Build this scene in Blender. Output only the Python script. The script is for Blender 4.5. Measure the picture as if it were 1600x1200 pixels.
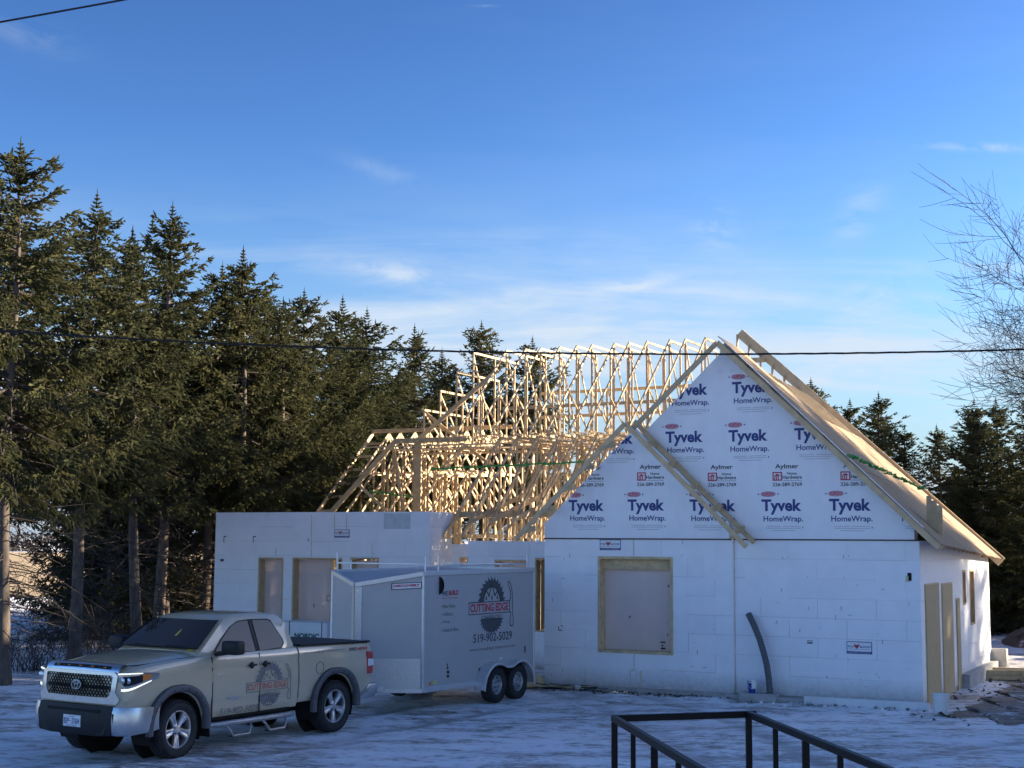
import bpy, bmesh, math, random
import numpy as np
from mathutils import Vector, Matrix, noise
R = math.radians
scene = bpy.context.scene
COL = scene.collection
for _o in list(bpy.data.objects): bpy.data.objects.remove(_o)

# ------------------------------------------------------------------ camera
CAM_H, FPX, YH, ROLL = 3.3, 2219.0, 845.0, 0.006
cam_d = bpy.data.cameras.new('camera'); cam = bpy.data.objects.new('camera', cam_d); COL.objects.link(cam)
cam_d.sensor_width = 36.0; cam_d.lens = FPX / 1600.0 * 36.0; cam_d.clip_start = 0.1; cam_d.clip_end = 6000
_p = math.atan((YH - 600) / FPX)
cam.matrix_world = Matrix.Translation((0, 0, CAM_H)) @ (Matrix.Rotation(math.pi/2 + _p, 4, 'X') @ Matrix.Rotation(ROLL, 4, 'Z'))
scene.camera = cam

# ------------------------------------------------------------------ sun and sky
SUN_AZ = R(77.0)      # measured from +Y (view direction) towards +X (right)
SUN_EL = R(14.0)
sun_dir = Vector((math.sin(SUN_AZ)*math.cos(SUN_EL), math.cos(SUN_AZ)*math.cos(SUN_EL), math.sin(SUN_EL)))
sd = bpy.data.lights.new('sun', 'SUN'); sd.energy = 2.15; sd.angle = R(0.53); sd.color = (1.0, 0.84, 0.63)
sun = bpy.data.objects.new('sun', sd); COL.objects.link(sun)
sun.rotation_euler = (-sun_dir).to_track_quat('-Z', 'Y').to_euler()
scene.view_settings.view_transform = 'Standard'; scene.view_settings.look = 'None'
scene.view_settings.exposure = 2.98; scene.view_settings.gamma = 1.0
scene.view_settings.use_curve_mapping = False

class Multi:
    """one mesh with several print colours: Multi(keys)['red'] draws in red"""
    def __init__(s, mats): s.mb = MB(); s.k = list(mats); s.mats = [mats[q] for q in s.k]
    def __getitem__(s, q): s.mb.cur = s.k.index(q); return s.mb
    def build(s, name, parent): return s.mb.build(name, s.mats, parent, fix=False)
class NT:
    """small node helper"""
    def __init__(s, tree): s.t = tree
    def n(s, typ, **kw):
        nd = s.t.nodes.new(typ)
        for k, v in kw.items():
            if k.startswith('i_'):
                key = k[2:]; key = int(key) if key.isdigit() else key.replace('_', ' ')
                nd.inputs[key].default_value = v
            else: setattr(nd, k, v)
        return nd
    def l(s, a, b): s.t.links.new(a, b)
    def math(s, op, a, b=None, c=None, clamp=False):
        nd = s.t.nodes.new('ShaderNodeMath'); nd.operation = op; nd.use_clamp = clamp
        for i, v in enumerate((a, b, c)):
            if v is None: continue
            if isinstance(v, (int, float)): nd.inputs[i].default_value = v
            else: s.l(v, nd.inputs[i])
        return nd.outputs[0]
    def ramp(s, fac, stops, interp='LINEAR'):
        nd = s.t.nodes.new('ShaderNodeValToRGB'); cr = nd.color_ramp; cr.interpolation = interp
        while len(cr.elements) < len(stops): cr.elements.new(0.5)
        for e, (p, c) in zip(cr.elements, stops):
            e.position = p; e.color = (c, c, c, 1) if isinstance(c, (int, float)) else tuple(c) + ((1,) if len(c) == 3 else ())
        s.l(fac, nd.inputs[0]); return nd.outputs[0]
    def mix(s, fac, a, b, typ='MIX'):
        nd = s.t.nodes.new('ShaderNodeMix'); nd.data_type = 'RGBA'; nd.blend_type = typ
        for sock, v in ((nd.inputs[0], fac), (nd.inputs[6], a), (nd.inputs[7], b)):
            if isinstance(v, (int, float)): sock.default_value = v
            elif isinstance(v, (tuple, list)): sock.default_value = tuple(v) + ((1,) if len(v) == 3 else ())
            else: s.l(v, sock)
        return nd.outputs[2]
    def noise(s, vec, scale, detail=4, rough=.55, dist=0.0):
        nd = s.t.nodes.new('ShaderNodeTexNoise'); nd.inputs['Scale'].default_value = scale
        nd.inputs['Detail'].default_value = detail; nd.inputs['Roughness'].default_value = rough
        nd.inputs['Distortion'].default_value = dist
        if vec is not None: s.l(vec, nd.inputs['Vector'])
        return nd.outputs[0]
    def mapping(s, vec, scale=(1, 1, 1), loc=(0, 0, 0), rot=(0, 0, 0)):
        nd = s.t.nodes.new('ShaderNodeMapping'); nd.inputs['Scale'].default_value = scale
        nd.inputs['Location'].default_value = loc; nd.inputs['Rotation'].default_value = rot
        s.l(vec, nd.inputs['Vector']); return nd.outputs[0]

world = bpy.data.worlds.new('World'); scene.world = world; world.use_nodes = True
wt = world.node_tree; wt.nodes.clear(); N = NT(wt)
sky = N.n('ShaderNodeTexSky', sky_type='NISHITA', sun_disc=False, sun_elevation=SUN_EL, sun_rotation=SUN_AZ,
          altitude=300.0, air_density=1.0, dust_density=0.8, ozone_density=3.0)
tc = N.n('ShaderNodeTexCoord'); sep = N.n('ShaderNodeSeparateXYZ'); N.l(tc.outputs['Generated'], sep.inputs[0])
X_, Y_, Z_ = sep.outputs
el = N.math('MULTIPLY', N.math('ARCSINE', N.math('MINIMUM', N.math('MAXIMUM', Z_, -1.0), 1.0)), 57.2958)
zc = N.math('ADD', N.math('MAXIMUM', Z_, 0.0), 0.10)
cmb = N.n('ShaderNodeCombineXYZ'); N.l(N.math('DIVIDE', X_, zc), cmb.inputs[0]); N.l(N.math('DIVIDE', Y_, zc), cmb.inputs[1])
pl = cmb.outputs[0]
n1 = N.noise(N.mapping(pl, (0.30, 0.62, 1), (3.1, 1.7, 0), (0, 0, R(-14))), 1.0, 8, .58, .8)
n2 = N.noise(N.mapping(pl, (0.9, 2.6, 1), (7.3, 0.4, 0), (0, 0, R(-18))), 1.0, 7, .62, .5)
wisp = N.math('ADD', N.math('MULTIPLY', n1, .58), N.math('MULTIPLY', n2, .42))
cl = N.ramp(wisp, [(.452, 0.0), (.52, .42), (.60, 1.0)])
band = N.ramp(N.math('DIVIDE', el, 45.0), [(0.0, .6), (.05, 1.0), (.20, 1.0), (.25, .45), (.30, .06), (.5, .05), (1.0, .15)])
fac = N.math('MULTIPLY', cl, band, clamp=True)
azr = N.math('MULTIPLY', N.math('ARCTAN2', X_, Y_), 57.2958)
def blob(a0, e0, wa, we, tilt, amp):      # a small cloud of its own at azimuth a0, elevation e0 (degrees)
    da = N.math('SUBTRACT', azr, a0); de = N.math('SUBTRACT', N.math('SUBTRACT', el, e0), N.math('MULTIPLY', da, tilt))
    q = N.math('ADD', N.math('POWER', N.math('ABSOLUTE', N.math('DIVIDE', da, wa)), 2.0), N.math('POWER', N.math('ABSOLUTE', N.math('DIVIDE', de, we)), 2.0))
    g_ = N.math('EXPONENT', N.math('MULTIPLY', q, -1.0)); return N.math('MULTIPLY', N.math('MULTIPLY', g_, N.ramp(n3, [(.40, 0.0), (.66, 1.0)])), amp)
n3 = N.noise(N.mapping(tc.outputs['Generated'], (14, 14, 34), (2, 5, 1)), 1.0, 7, .62, .9)
for b_ in ((19.0, 15.05, 2.4, .15, -.11, .9), (8.2, 12.6, .9, .75, -.4, .95), (13.9, 12.8, 1.0, .9, .6, .55), (-5.6, 14.8, 1.6, .35, -.25, .22), (14.5, 9.6, 1.6, .7, .4, .8), (5.0, 10.3, 2.2, .35, .1, .7), (-3.6, 10.5, 4.2, .5, -.13, .75), (4.0, 7.4, 7.0, 1.5, .0, .5), (13.0, 6.6, 5.0, 1.1, .05, .5), (-19.5, 19.0, 1.6, .5, -.2, .25), (-1.2, 21.2, .5, .05, .03, .2)):
    fac = N.math('ADD', fac, blob(*b_), clamp=True)
veil = N.ramp(N.math('DIVIDE', el, 30.0), [(0.0, .85), (.12, .70), (.24, .46), (.36, .18), (.48, 0.0)])
sky_n = N.mix(1.0, sky.outputs[0], (.3, .3, .3), 'MULTIPLY')      # camera-like contrast curve on the whole sky
gmn = N.n('ShaderNodeGamma', i_Gamma=1.75); N.l(sky_n, gmn.inputs[0])
sky_c = N.mix(1.0, gmn.outputs[0], (1.36, 1.28, 1.31), 'MULTIPLY')
sky_v = N.mix(veil, sky_c, (.70, .95, 1.26))
sky_m = N.mix(N.math('MULTIPLY', fac, .9), sky_v, (1.20, 1.38, 1.60))
bg = N.n('ShaderNodeBackground'); bg.inputs[1].default_value = 0.075
N.l(sky_m, bg.inputs[0]); wo = N.n('ShaderNodeOutputWorld'); N.l(bg.outputs[0], wo.inputs[0])

# ------------------------------------------------------------------ mesh helpers
class MB:
    def __init__(s): s.v = []; s.f = []; s.m = []; s.cur = 0
    def add(s, vs, fs):
        b = len(s.v); s.v.extend(tuple(map(float, p)) for p in vs)
        for f in fs: s.f.append(tuple(b + i for i in f)); s.m.append(s.cur)
        return s
    def box(s, a, b):
        x0, y0, z0 = a; x1, y1, z1 = b
        return s.add([(x0,y0,z0),(x1,y0,z0),(x1,y1,z0),(x0,y1,z0),(x0,y0,z1),(x1,y0,z1),(x1,y1,z1),(x0,y1,z1)],
              [(0,3,2,1),(4,5,6,7),(0,1,5,4),(1,2,6,5),(2,3,7,6),(3,0,4,7)])
    def beam(s, p, q, w, h, up=(0, 0, 1)):
        p = Vector(p); q = Vector(q); d = (q - p).normalized(); u = Vector(up)
        a = d.cross(u)
        if a.length < 1e-4: a = d.cross(Vector((1, 0, 0)))
        a.normalize(); b = a.cross(d).normalized(); a *= w/2; b *= h/2
        return s.add([p-a-b, p+a-b, p+a+b, p-a+b, q-a-b, q+a-b, q+a+b, q-a+b],
              [(0,1,2,3),(7,6,5,4),(0,4,5,1),(1,5,6,2),(2,6,7,3),(3,7,4,0)])
    def tube(s, pts, r, n=6, cap=True):
        pts = [Vector(p) for p in pts]; k = len(pts); rs = r if isinstance(r, (list, tuple)) else [r]*k
        rings = []
        for i, p in enumerate(pts):
            d = (pts[min(i+1, k-1)] - pts[max(i-1, 0)]).normalized()
            a = d.cross(Vector((0, 0, 1)))
            if a.length < .05: a = d.cross(Vector((1, 0, 0)))
            a.normalize(); b = d.cross(a)
            rings.append([p + (a*math.cos(2*math.pi*j/n) + b*math.sin(2*math.pi*j/n))*rs[i] for j in range(n)])
        vs = [v for rg in rings for v in rg]
        fs = [(i*n+j, i*n+(j+1) % n, (i+1)*n+(j+1) % n, (i+1)*n+j) for i in range(k-1) for j in range(n)]
        if cap: fs += [tuple(reversed(range(n))), tuple((k-1)*n + j for j in range(n))]
        return s.add(vs, fs)
    def lathe(s, prof, n=32, c=(0, 0, 0), axis='Z', close=False):
        """prof: (radius, along)"""
        vs = []
        for r, h in prof:
            for j in range(n):
                a = 2*math.pi*j/n; x, y = r*math.cos(a), r*math.sin(a)
                vs.append((c[0]+x, c[1]+y, c[2]+h) if axis == 'Z' else (c[0]+x, c[1]+h, c[2]+y) if axis == 'Y' else (c[0]+h, c[1]+x, c[2]+y))
        k = len(prof)
        fs = [(i*n+j, i*n+(j+1) % n, (i+1)*n+(j+1) % n, (i+1)*n+j) for i in range(k-1) for j in range(n)]
        if close: fs += [tuple(range(n)), tuple((k-1)*n+j for j in range(n))]
        return s.add(vs, fs)
    def prism(s, poly, fn, d0, d1):
        """poly 2-D (a,b) -> fn(a,b,d); extruded between d0 and d1"""
        n = len(poly); vs = [fn(a, b, d0) for a, b in poly] + [fn(a, b, d1) for a, b in poly]
        return s.add(vs, [tuple(range(n)), tuple(reversed(range(n, 2*n)))] + [(i, i+n, (i+1) % n + n, (i+1) % n) for i in range(n)])
    def grid(s, rows):
        m = len(rows[0]); vs = [p for r in rows for p in r]
        return s.add(vs, [(i*m+j, i*m+j+1, (i+1)*m+j+1, (i+1)*m+j) for i in range(len(rows)-1) for j in range(m-1)])
    def ring(s, outer, inner, fn, d0, d1):
        n = len(outer); vs = []
        for d in (d0, d1):
            vs += [fn(a, b, d) for a, b in outer] + [fn(a, b, d) for a, b in inner]
        fs = []
        for i in range(n):
            j = (i+1) % n
            fs += [(2*n+i, 2*n+j, 3*n+j, 3*n+i), (j, i, n+i, n+j), (i, j, 2*n+j, 2*n+i), (n+j, n+i, 3*n+i, 3*n+j)]
        return s.add(vs, fs)
    def mesh(s, name, mats, smooth=False, bevel=0.0, seg=1, fix=True, weld=False):
        me = bpy.data.meshes.new(name); me.from_pydata(s.v, [], s.f)
        mats = mats if isinstance(mats, (list, tuple)) else [mats]
        for m in mats: me.materials.append(MAT[m] if isinstance(m, str) else m)
        if len(mats) > 1: me.polygons.foreach_set('material_index', s.m)
        if fix or bevel or weld:
            bm = bmesh.new(); bm.from_mesh(me)
            if weld: bmesh.ops.remove_doubles(bm, verts=bm.verts, dist=1e-4)
            if fix: bmesh.ops.recalc_face_normals(bm, faces=bm.faces)
            if bevel: bmesh.ops.bevel(bm, geom=[e for e in bm.edges if len(e.link_faces) == 2 and e.calc_face_angle(0) > .5], offset=bevel, segments=seg, profile=.5, affect='EDGES', clamp_overlap=True)
            bm.to_mesh(me); bm.free()
        if smooth:
            me.polygons.foreach_set('use_smooth', [True]*len(me.polygons))
            if smooth is not True: me.set_sharp_from_angle(angle=R(smooth))
        me.update(); return me
    def build(s, name, mats, parent=None, **kw):
        return obj(name, s.mesh(name, mats, **kw), parent)
def obj(name, me, parent=None, loc=None, rot=None, scale=None):
    o = bpy.data.objects.new(name, me); COL.objects.link(o)
    if parent is not None: o.parent = parent
    if loc is not None: o.location = loc
    if rot is not None: o.rotation_euler = rot
    if scale is not None: o.scale = (scale,)*3 if isinstance(scale, (int, float)) else scale
    return o
def tag(o, label, cat, group=None):
    o['label'] = label; o['category'] = cat
    if group: o['group'] = group
    return o
def thing(name, label, cat, loc=(0, 0, 0), rotz=0, group=None):
    return tag(obj(name, None, None, loc, (0, 0, rotz)), label, cat, group)
def structure(o): o['kind'] = 'structure'; return o
def box_obj(name, a, b, mat, parent=None, bevel=0.0, **kw): return MB().box(a, b).build(name, mat, parent, bevel=bevel, **kw)

_tc = {}
def glyphs(txt, bold=0.0, shear=0.0):
    key = (txt, bold, shear)
    if key not in _tc:
        cu = bpy.data.curves.new('t', 'FONT'); cu.body = txt; cu.resolution_u = 3; cu.offset = bold; cu.shear = shear; cu.size = 1
        to = bpy.data.objects.new('t', cu); COL.objects.link(to)
        dg = bpy.context.evaluated_depsgraph_get(); me = bpy.data.meshes.new_from_object(to.evaluated_get(dg))
        v = np.array([p.co[:] for p in me.vertices])[:, :2]; f = [tuple(p.vertices) for p in me.polygons]
        bpy.data.objects.remove(to); bpy.data.curves.remove(cu); bpy.data.meshes.remove(me)
        lo = v.min(0); hi = v.max(0); _tc[key] = ((v - lo) / (hi - lo), f)
    return _tc[key]
def text(mb, txt, a0, b0, a1, b1, fn, bold=0.0, shear=0.0, d=0.0):
    """lay a word into the rectangle (a0,b0)-(a1,b1) of the surface fn(a,b,d)"""
    v, f = glyphs(txt, bold, shear)
    mb.add([fn(a0 + (a1-a0)*p[0], b0 + (b1-b0)*p[1], d) for p in v], f); return mb
def rect(mb, a0, b0, a1, b1, fn, d=0.0):
    return mb.add([fn(a0, b0, d), fn(a1, b0, d), fn(a1, b1, d), fn(a0, b1, d)], [(0, 1, 2, 3)])
def poly(mb, pts, fn, d=0.0): return mb.add([fn(a, b, d) for a, b in pts], [tuple(range(len(pts)))])

# ------------------------------------------------------------------ materials
MAT = {}
def mat(name, col, rough=.6, metal=0.0, var=0.0, vscale=6.0, bump=0.0, bscale=40.0, spec=.5, coat=0.0, emit=None, estr=0.0, stretch=(1, 1, 1), objvar=0.0, dirt=None, dirt_col=(.12, .10, .08)):
    m = bpy.data.materials.new(name); m.use_nodes = True; t = m.node_tree; g = NT(t); b = t.nodes['Principled BSDF']
    b.inputs['Roughness'].default_value = rough; b.inputs['Metallic'].default_value = metal
    b.inputs['Specular IOR Level'].default_value = spec; b.inputs['Coat Weight'].default_value = coat
    b.inputs['Coat Roughness'].default_value = .06
    c = None; co = g.n('ShaderNodeTexCoord').outputs['Object']
    vec = g.mapping(co, stretch) if stretch != (1, 1, 1) else co
    if var or objvar:
        nz = g.noise(vec, vscale, 6, .6)
        lo = tuple(x*(1-var) for x in col); hi = tuple(min(1, x*(1+var)) for x in col)
        c = g.ramp(nz, [(.3, lo), (.7, hi)])
        if objvar:
            oi = g.n('ShaderNodeObjectInfo').outputs['Random']
            c = g.mix(1.0, c, g.ramp(oi, [(0, 1-objvar), (1, 1+objvar)]), 'MULTIPLY')
    if dirt:   # splashed dirt near the ground: (height, strength)
        s = g.n('ShaderNodeSeparateXYZ'); g.l(co, s.inputs[0])
        hgt = g.math('SUBTRACT', 1.0, g.math('DIVIDE', s.outputs[2], dirt[0]), clamp=True)
        nz2 = g.noise(co, 9.0, 8, .7)
        df = g.math('MULTIPLY', g.ramp(g.math('MULTIPLY', g.math('POWER', hgt, 1.6), g.math('ADD', nz2, .35)), [(.15, 0), (.85, 1.0)]), dirt[1])
        c = g.mix(df, c if c is not None else col, dirt_col)
    if c is not None: g.l(c, b.inputs['Base Color'])
    else: b.inputs['Base Color'].default_value = (*col, 1)
    if bump:
        bp = g.n('ShaderNodeBump', i_Strength=bump, i_Distance=.01); g.l(g.noise(vec, bscale, 5, .6), bp.inputs['Height']); g.l(bp.outputs[0], b.inputs['Normal'])
    if emit: b.inputs['Emission Color'].default_value = (*emit, 1); b.inputs['Emission Strength'].default_value = estr
    MAT[name] = m; return m
mat('foam', (.91, .915, .92), .75, var=.035, vscale=3.0, bump=.15, bscale=120, objvar=.02, dirt=(.85, .8), dirt_col=(.30, .27, .24))
mat('foam_patch', (.62, .66, .66), .8, var=.12, vscale=5)
mat('spray_foam', (.62, .54, .33), .8, var=.2, vscale=20, bump=.4)
mat('concrete', (.42, .41, .39), .9, var=.2, vscale=6, bump=.3)
mat('lumber', (.57, .425, .245), .7, var=.16, vscale=5, stretch=(1, 1, 1), bump=.1, objvar=.16)
mat('lumber_old', (.58, .44, .25), .8, var=.25, vscale=6, bump=.15, objvar=.12)
mat('osb', (.36, .26, .155), .8, var=.28, vscale=18, bump=.3, bscale=60, objvar=.12)
mat('plywood', (.46, .36, .20), .75, var=.16, vscale=7, stretch=(4, 4, .6), bump=.08, objvar=.06)
mat('wrap', (.88, .89, .90), .5, var=.04, vscale=2.0, bump=.75, bscale=2.6, stretch=(1.6, 1, .7))
mat('print_navy', (.035, .06, .22), .6); mat('print_red', (.50, .05, .08), .6); mat('print_grey', (.42, .44, .48), .6)
mat('print_black', (.02, .021, .025), .6); mat('print_white', (.82, .83, .84), .5); mat('print_dark', (.07, .075, .085), .6); mat('print_green', (.02, .12, .08), .6)
mat('print_faint', (.17, .17, .17), .6); mat('print_salmon', (.50, .16, .13), .6)
mat('green_strap', (.02, .30, .05), .45, var=.3, vscale=12)
mat('paint', (.50, .43, .30), .42, metal=.0, coat=1.0, var=.05, vscale=2.5, dirt=(.85, .42), dirt_col=(.27, .25, .22))
mat('chrome', (.60, .61, .62), .30, metal=1.0, var=.08, vscale=12)
mat('black_plastic', (.014, .015, .017), .55, var=.25, vscale=10, spec=.35, dirt=(.9, .12), dirt_col=(.11, .10, .09))
mat('flare', (.085, .09, .098), .6, var=.2, vscale=10, dirt=(1.3, .30), dirt_col=(.14, .13, .12))
mat('gap_black', (.006, .006, .006), .8)
mat('rubber', (.022, .022, .023), .8, var=.5, vscale=14, bump=.3, bscale=50, dirt=None)
mat('alloy', (.60, .61, .62), .32, metal=.85, var=.12, vscale=15)
mat('steel_wheel', (.36, .37, .38), .45, metal=.6, var=.2, vscale=12)
mat('glass', (.006, .008, .012), .04, spec=.5)
mat('glass_side', (.035, .045, .06), .06, spec=.22)
mat('grille_black', (.010, .010, .012), .5, spec=.25)
mat('lamp_glass', (.30, .32, .34), .08, metal=.3, coat=1.0)
mat('led', (.9, .95, .8), .3, emit=(1.0, 1.0, .85), estr=.12)
mat('amber', (.65, .22, .03), .25, coat=.6); mat('red_lamp', (.45, .02, .02), .2, coat=1.0); mat('white_lamp', (.75, .75, .75), .2, coat=1.0)
mat('yellow', (.70, .62, .08), .6)
mat('aluminium', (.47, .47, .465), .5, metal=.15, var=.05, vscale=1.5, dirt=(1.1, .18), dirt_col=(.24, .24, .23))
mat('alu_trim', (.66, .67, .68), .38, metal=.6, var=.06, vscale=8)
mat('tread_plate', (.62, .63, .64), .3, metal=.9, var=.25, vscale=60, bump=.7, bscale=90)
mat('railing_paint', (.006, .006, .007), .5, spec=.2, var=.2, vscale=20, bump=.08)
mat('bark', (.115, .092, .075), .95, var=.45, vscale=7, bump=.9, bscale=18, stretch=(1, 1, .35), objvar=.15)
mat('twig', (.055, .045, .04), .95, var=.3, vscale=4)
mat('bark_grey', (.05, .044, .04), .9, var=.3, vscale=5, bump=.4)
mat('cone', (.24, .12, .05), .8)
mat('bucket', (.78, .78, .77), .45, var=.04, vscale=6, dirt=(.15, .2))
mat('blue_plastic', (.02, .05, .30), .4, var=.1)
mat('pipe', (.10, .105, .11), .55, var=.2, vscale=20)
mat('cable', (.012, .012, .013), .6)
mat('barn_siding', (.30, .28, .26), .8, var=.15)
mat('sheet', (.74, .76, .76), .5, var=.06, vscale=4)
def leaf_mat(name, a, b, trans, rv=1.0):
    m = bpy.data.materials.new(name); m.use_nodes = True; g = NT(m.node_tree); m.node_tree.nodes.clear()
    co = g.n('ShaderNodeTexCoord').outputs['Object']; oi = g.n('ShaderNodeObjectInfo').outputs['Random']
    c = g.ramp(g.noise(co, 1.6, 5, .7), [(.32, a), (.68, b)])
    c = g.mix(1.0, c, g.ramp(oi, [(0, (1-.15*rv, 1-.12*rv, 1-.1*rv)), (1, (1+.18*rv, 1+.1*rv, 1.0))]), 'MULTIPLY')
    d = g.n('ShaderNodeBsdfDiffuse'); tr = g.n('ShaderNodeBsdfTranslucent'); g.l(c, d.inputs[0]); g.l(c, tr.inputs[0])
    mx = g.n('ShaderNodeMixShader'); mx.inputs[0].default_value = trans; g.l(d.outputs[0], mx.inputs[1]); g.l(tr.outputs[0], mx.inputs[2])
    o = g.n('ShaderNodeOutputMaterial'); g.l(mx.outputs[0], o.inputs[0]); MAT[name] = m
leaf_mat('needles', (.046, .060, .034), (.132, .132, .066), .32)
leaf_mat('pink_board', (.74, .66, .62), (.80, .71, .67), .22, .12)
# ------------------------------------------------------------------ ground
def ground_mat(name, stops, sc, streak=(1, 1, 1), rough=(.35, .9), tread=True):
    m = bpy.data.materials.new(name); m.use_nodes = True; g = NT(m.node_tree); b = m.node_tree.nodes['Principled BSDF']
    co = g.n('ShaderNodeTexCoord').outputs['Object']; v = g.mapping(co, streak, rot=(0, 0, R(-8)))
    a = g.noise(v, sc, 9, .70, .6); a2 = g.noise(v, sc*4.3, 6, .65); a3 = g.noise(v, sc*15, 5, .6); lg = g.noise(co, sc*.16, 3, .5)
    h = g.math('ADD', g.math('ADD', g.math('MULTIPLY', a, .40), g.math('MULTIPLY', a2, .28)), g.math('ADD', g.math('MULTIPLY', a3, .18), g.math('MULTIPLY', lg, .14)))
    h = g.math('ADD', g.math('MULTIPLY', g.math('SUBTRACT', h, .5), 1.7), .5)
    c = g.ramp(h, stops)
    if name == 'yard_snow':      # dirty, packed wheel tracks
        ra = g.n('ShaderNodeAttribute', attribute_name='rut').outputs['Fac']
        c = g.mix(g.math('MULTIPLY', ra, g.ramp(a2, [(.35, 1.0), (.62, .45)])), c, (.26, .235, .22))
        dp = g.ramp(g.noise(co, .22, 5, .6, .4), [(.56, 0.0), (.68, .75)]); c = g.mix(g.math('MULTIPLY', dp, g.ramp(a, [(.40, 1.0), (.58, .1)])), c, (.24, .20, .17))
    g.l(c, b.inputs['Base Color'])
    g.l(g.ramp(h, [(.42, rough[0]), (.58, rough[1])]), b.inputs['Roughness']); b.inputs['Specular IOR Level'].default_value = .5
    bp = g.n('ShaderNodeBump', i_Strength=.8, i_Distance=.05); g.l(g.math('ADD', h, g.math('MULTIPLY', g.noise(co, 22, 4, .6), .16)), bp.inputs['Height']); g.l(bp.outputs[0], b.inputs['Normal'])
    MAT[name] = m
ground_mat('yard_snow', [(.36, (.15, .12, .10)), (.43, (.42, .38, .35)), (.475, (.72, .70, .68)), (.52, (.92, .91, .90)), (.62, (.97, .965, .96))], 1.0, (.75, 1.7, 1), (.32, .85))
ground_mat('field_snow', [(.34, (.20, .16, .13)), (.42, (.62, .60, .59)), (.54, (.90, .91, .94))], .25, (1, 1, 1), (.7, .9))
ground_mat('stubble', [(.34, (.40, .28, .15)), (.55, (.58, .43, .24)), (.70, (.66, .52, .33))], .12, (.4, 2.5, 1), (.9, .95))
ground_mat('dirt', [(.38, (.050, .038, .030)), (.52, (.11, .085, .065)), (.60, (.17, .14, .115)), (.66, (.70, .72, .76))], .9, (1, 1, 1), (.85, .95))
ground_mat('mud', [(.36, (.06, .048, .042)), (.50, (.14, .115, .10)), (.57, (.30, .28, .27)), (.64, (.70, .73, .78))], .9, (1, 1.4, 1), (.35, .9))
structure(MB().grid([[(x, y, -.06) for x in (-2500, 0, 2500)] for y in (-2500, 0, 4500)]).build('ground', 'field_snow', None, fix=False))
TRACKS = [(-4.0, 6.0, 13.2), (-4.0, 6.0, 15.0), (15.0, 14.0, 10.5), (15.0, 14.0, 12.2), (3.0, 42.0, 19.5), (3.0, 42.0, 21.2), (-30.0, 20.0, 33.0), (-30.0, 20.0, 34.7)]
def rut(x, y):
    v = 0.0
    for off in (-.85, .85):
        dd = (x + 4.95)*.847 + (y - 22.4)*-.532 - off; v = max(v, math.exp(-(dd/.20)**2))
    for cx, cy, r in TRACKS: dd = math.hypot(x-cx, y-cy) - r; v = max(v, .9*math.exp(-(dd/.19)**2))
    return v*max(0, min(1, .7 + 1.2*noise.noise(Vector((x*.35, y*.35, 2.0)))))
def hgt(x, y):
    p = Vector((x*.5, y*1.1, 0)); h = noise.fractal(p, .9, 2.1, 5)*.032 + noise.fractal(Vector((x*2.2, y*4, 3)), .8, 2.2, 3)*.013
    # wheel ruts along the truck's approach
    return h - .035*rut(x, y)
rows = []
for y in np.concatenate([np.arange(14, 34, .12), np.arange(34, 50, .3)]):
    w = 5 + .42*y; rows.append([(x, y, hgt(x, y)) for x in np.linspace(-w, w, 230)])
yard = structure(MB().grid(rows).build('yard', 'yard_snow', None, fix=False, smooth=True))
_at = yard.data.attributes.new('rut', 'FLOAT', 'POINT'); _at.data.foreach_set('value', [rut(p[0], p[1]) for r in rows for p in r])
structure(MB().grid([[(x, y, -.02) for x in (-1200, -300, 300, 1200)] for y in (82, 160, 330)]).build('stubble_field', 'stubble', None, fix=False))
# muddy strip along the right-hand wall
random.seed(5)
rows = []
for i in range(88):
    t = i/87; yc = 26.4 + t*16; xw = 8.5 + (yc-28.4)*.51
    rows.append([(xw - .2 + 6.2*j/60 + .20*math.sin(i*.7+j), yc - .45*6*j/60, -.06 + (.12 + .03*noise.fractal(Vector((j*.5, i*.5, 7)), .6, 2, 6))*min(1, j/9)*min(1, (60-j)/9)*min(1, i/9.)*min(1, (87-i)/9.)) for j in range(61)])
structure(MB().grid(rows).build('muddy_path', 'mud', None, fix=False, smooth=True))
# mound of dug earth on the right
def mound(name, cx, cy, rx, ry, h, seed, material='dirt'):
    rows = []
    for i in range(110):
        rr = []
        for j in range(110):
            a, b = i/109*2-1, j/109*2-1; r = math.hypot(a, b)
            n = noise.fractal(Vector((a*2.3+seed, b*2.3, seed)), .9, 2.1, 6)
            n2 = noise.fractal(Vector((a*9+seed, b*9, seed)), .7, 2.1, 5); z = h*max(0, 1-r**1.5)*(1+.35*n) + .10*n*h*.3 + .07*n2 - .1
            rr.append((cx + a*rx, cy + b*ry, z if r < 1 else -.12))
        rows.append(rr)
    return structure(MB().grid(rows).build(name, material, None, fix=False, smooth=True))
mound('earth_mound', 21.2, 46.5, 5.2, 5.2, 2.4, 3.3)
mound('earth_mound', 23.5, 43.0, 5.0, 4.0, 2.0, 8.1)

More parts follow.
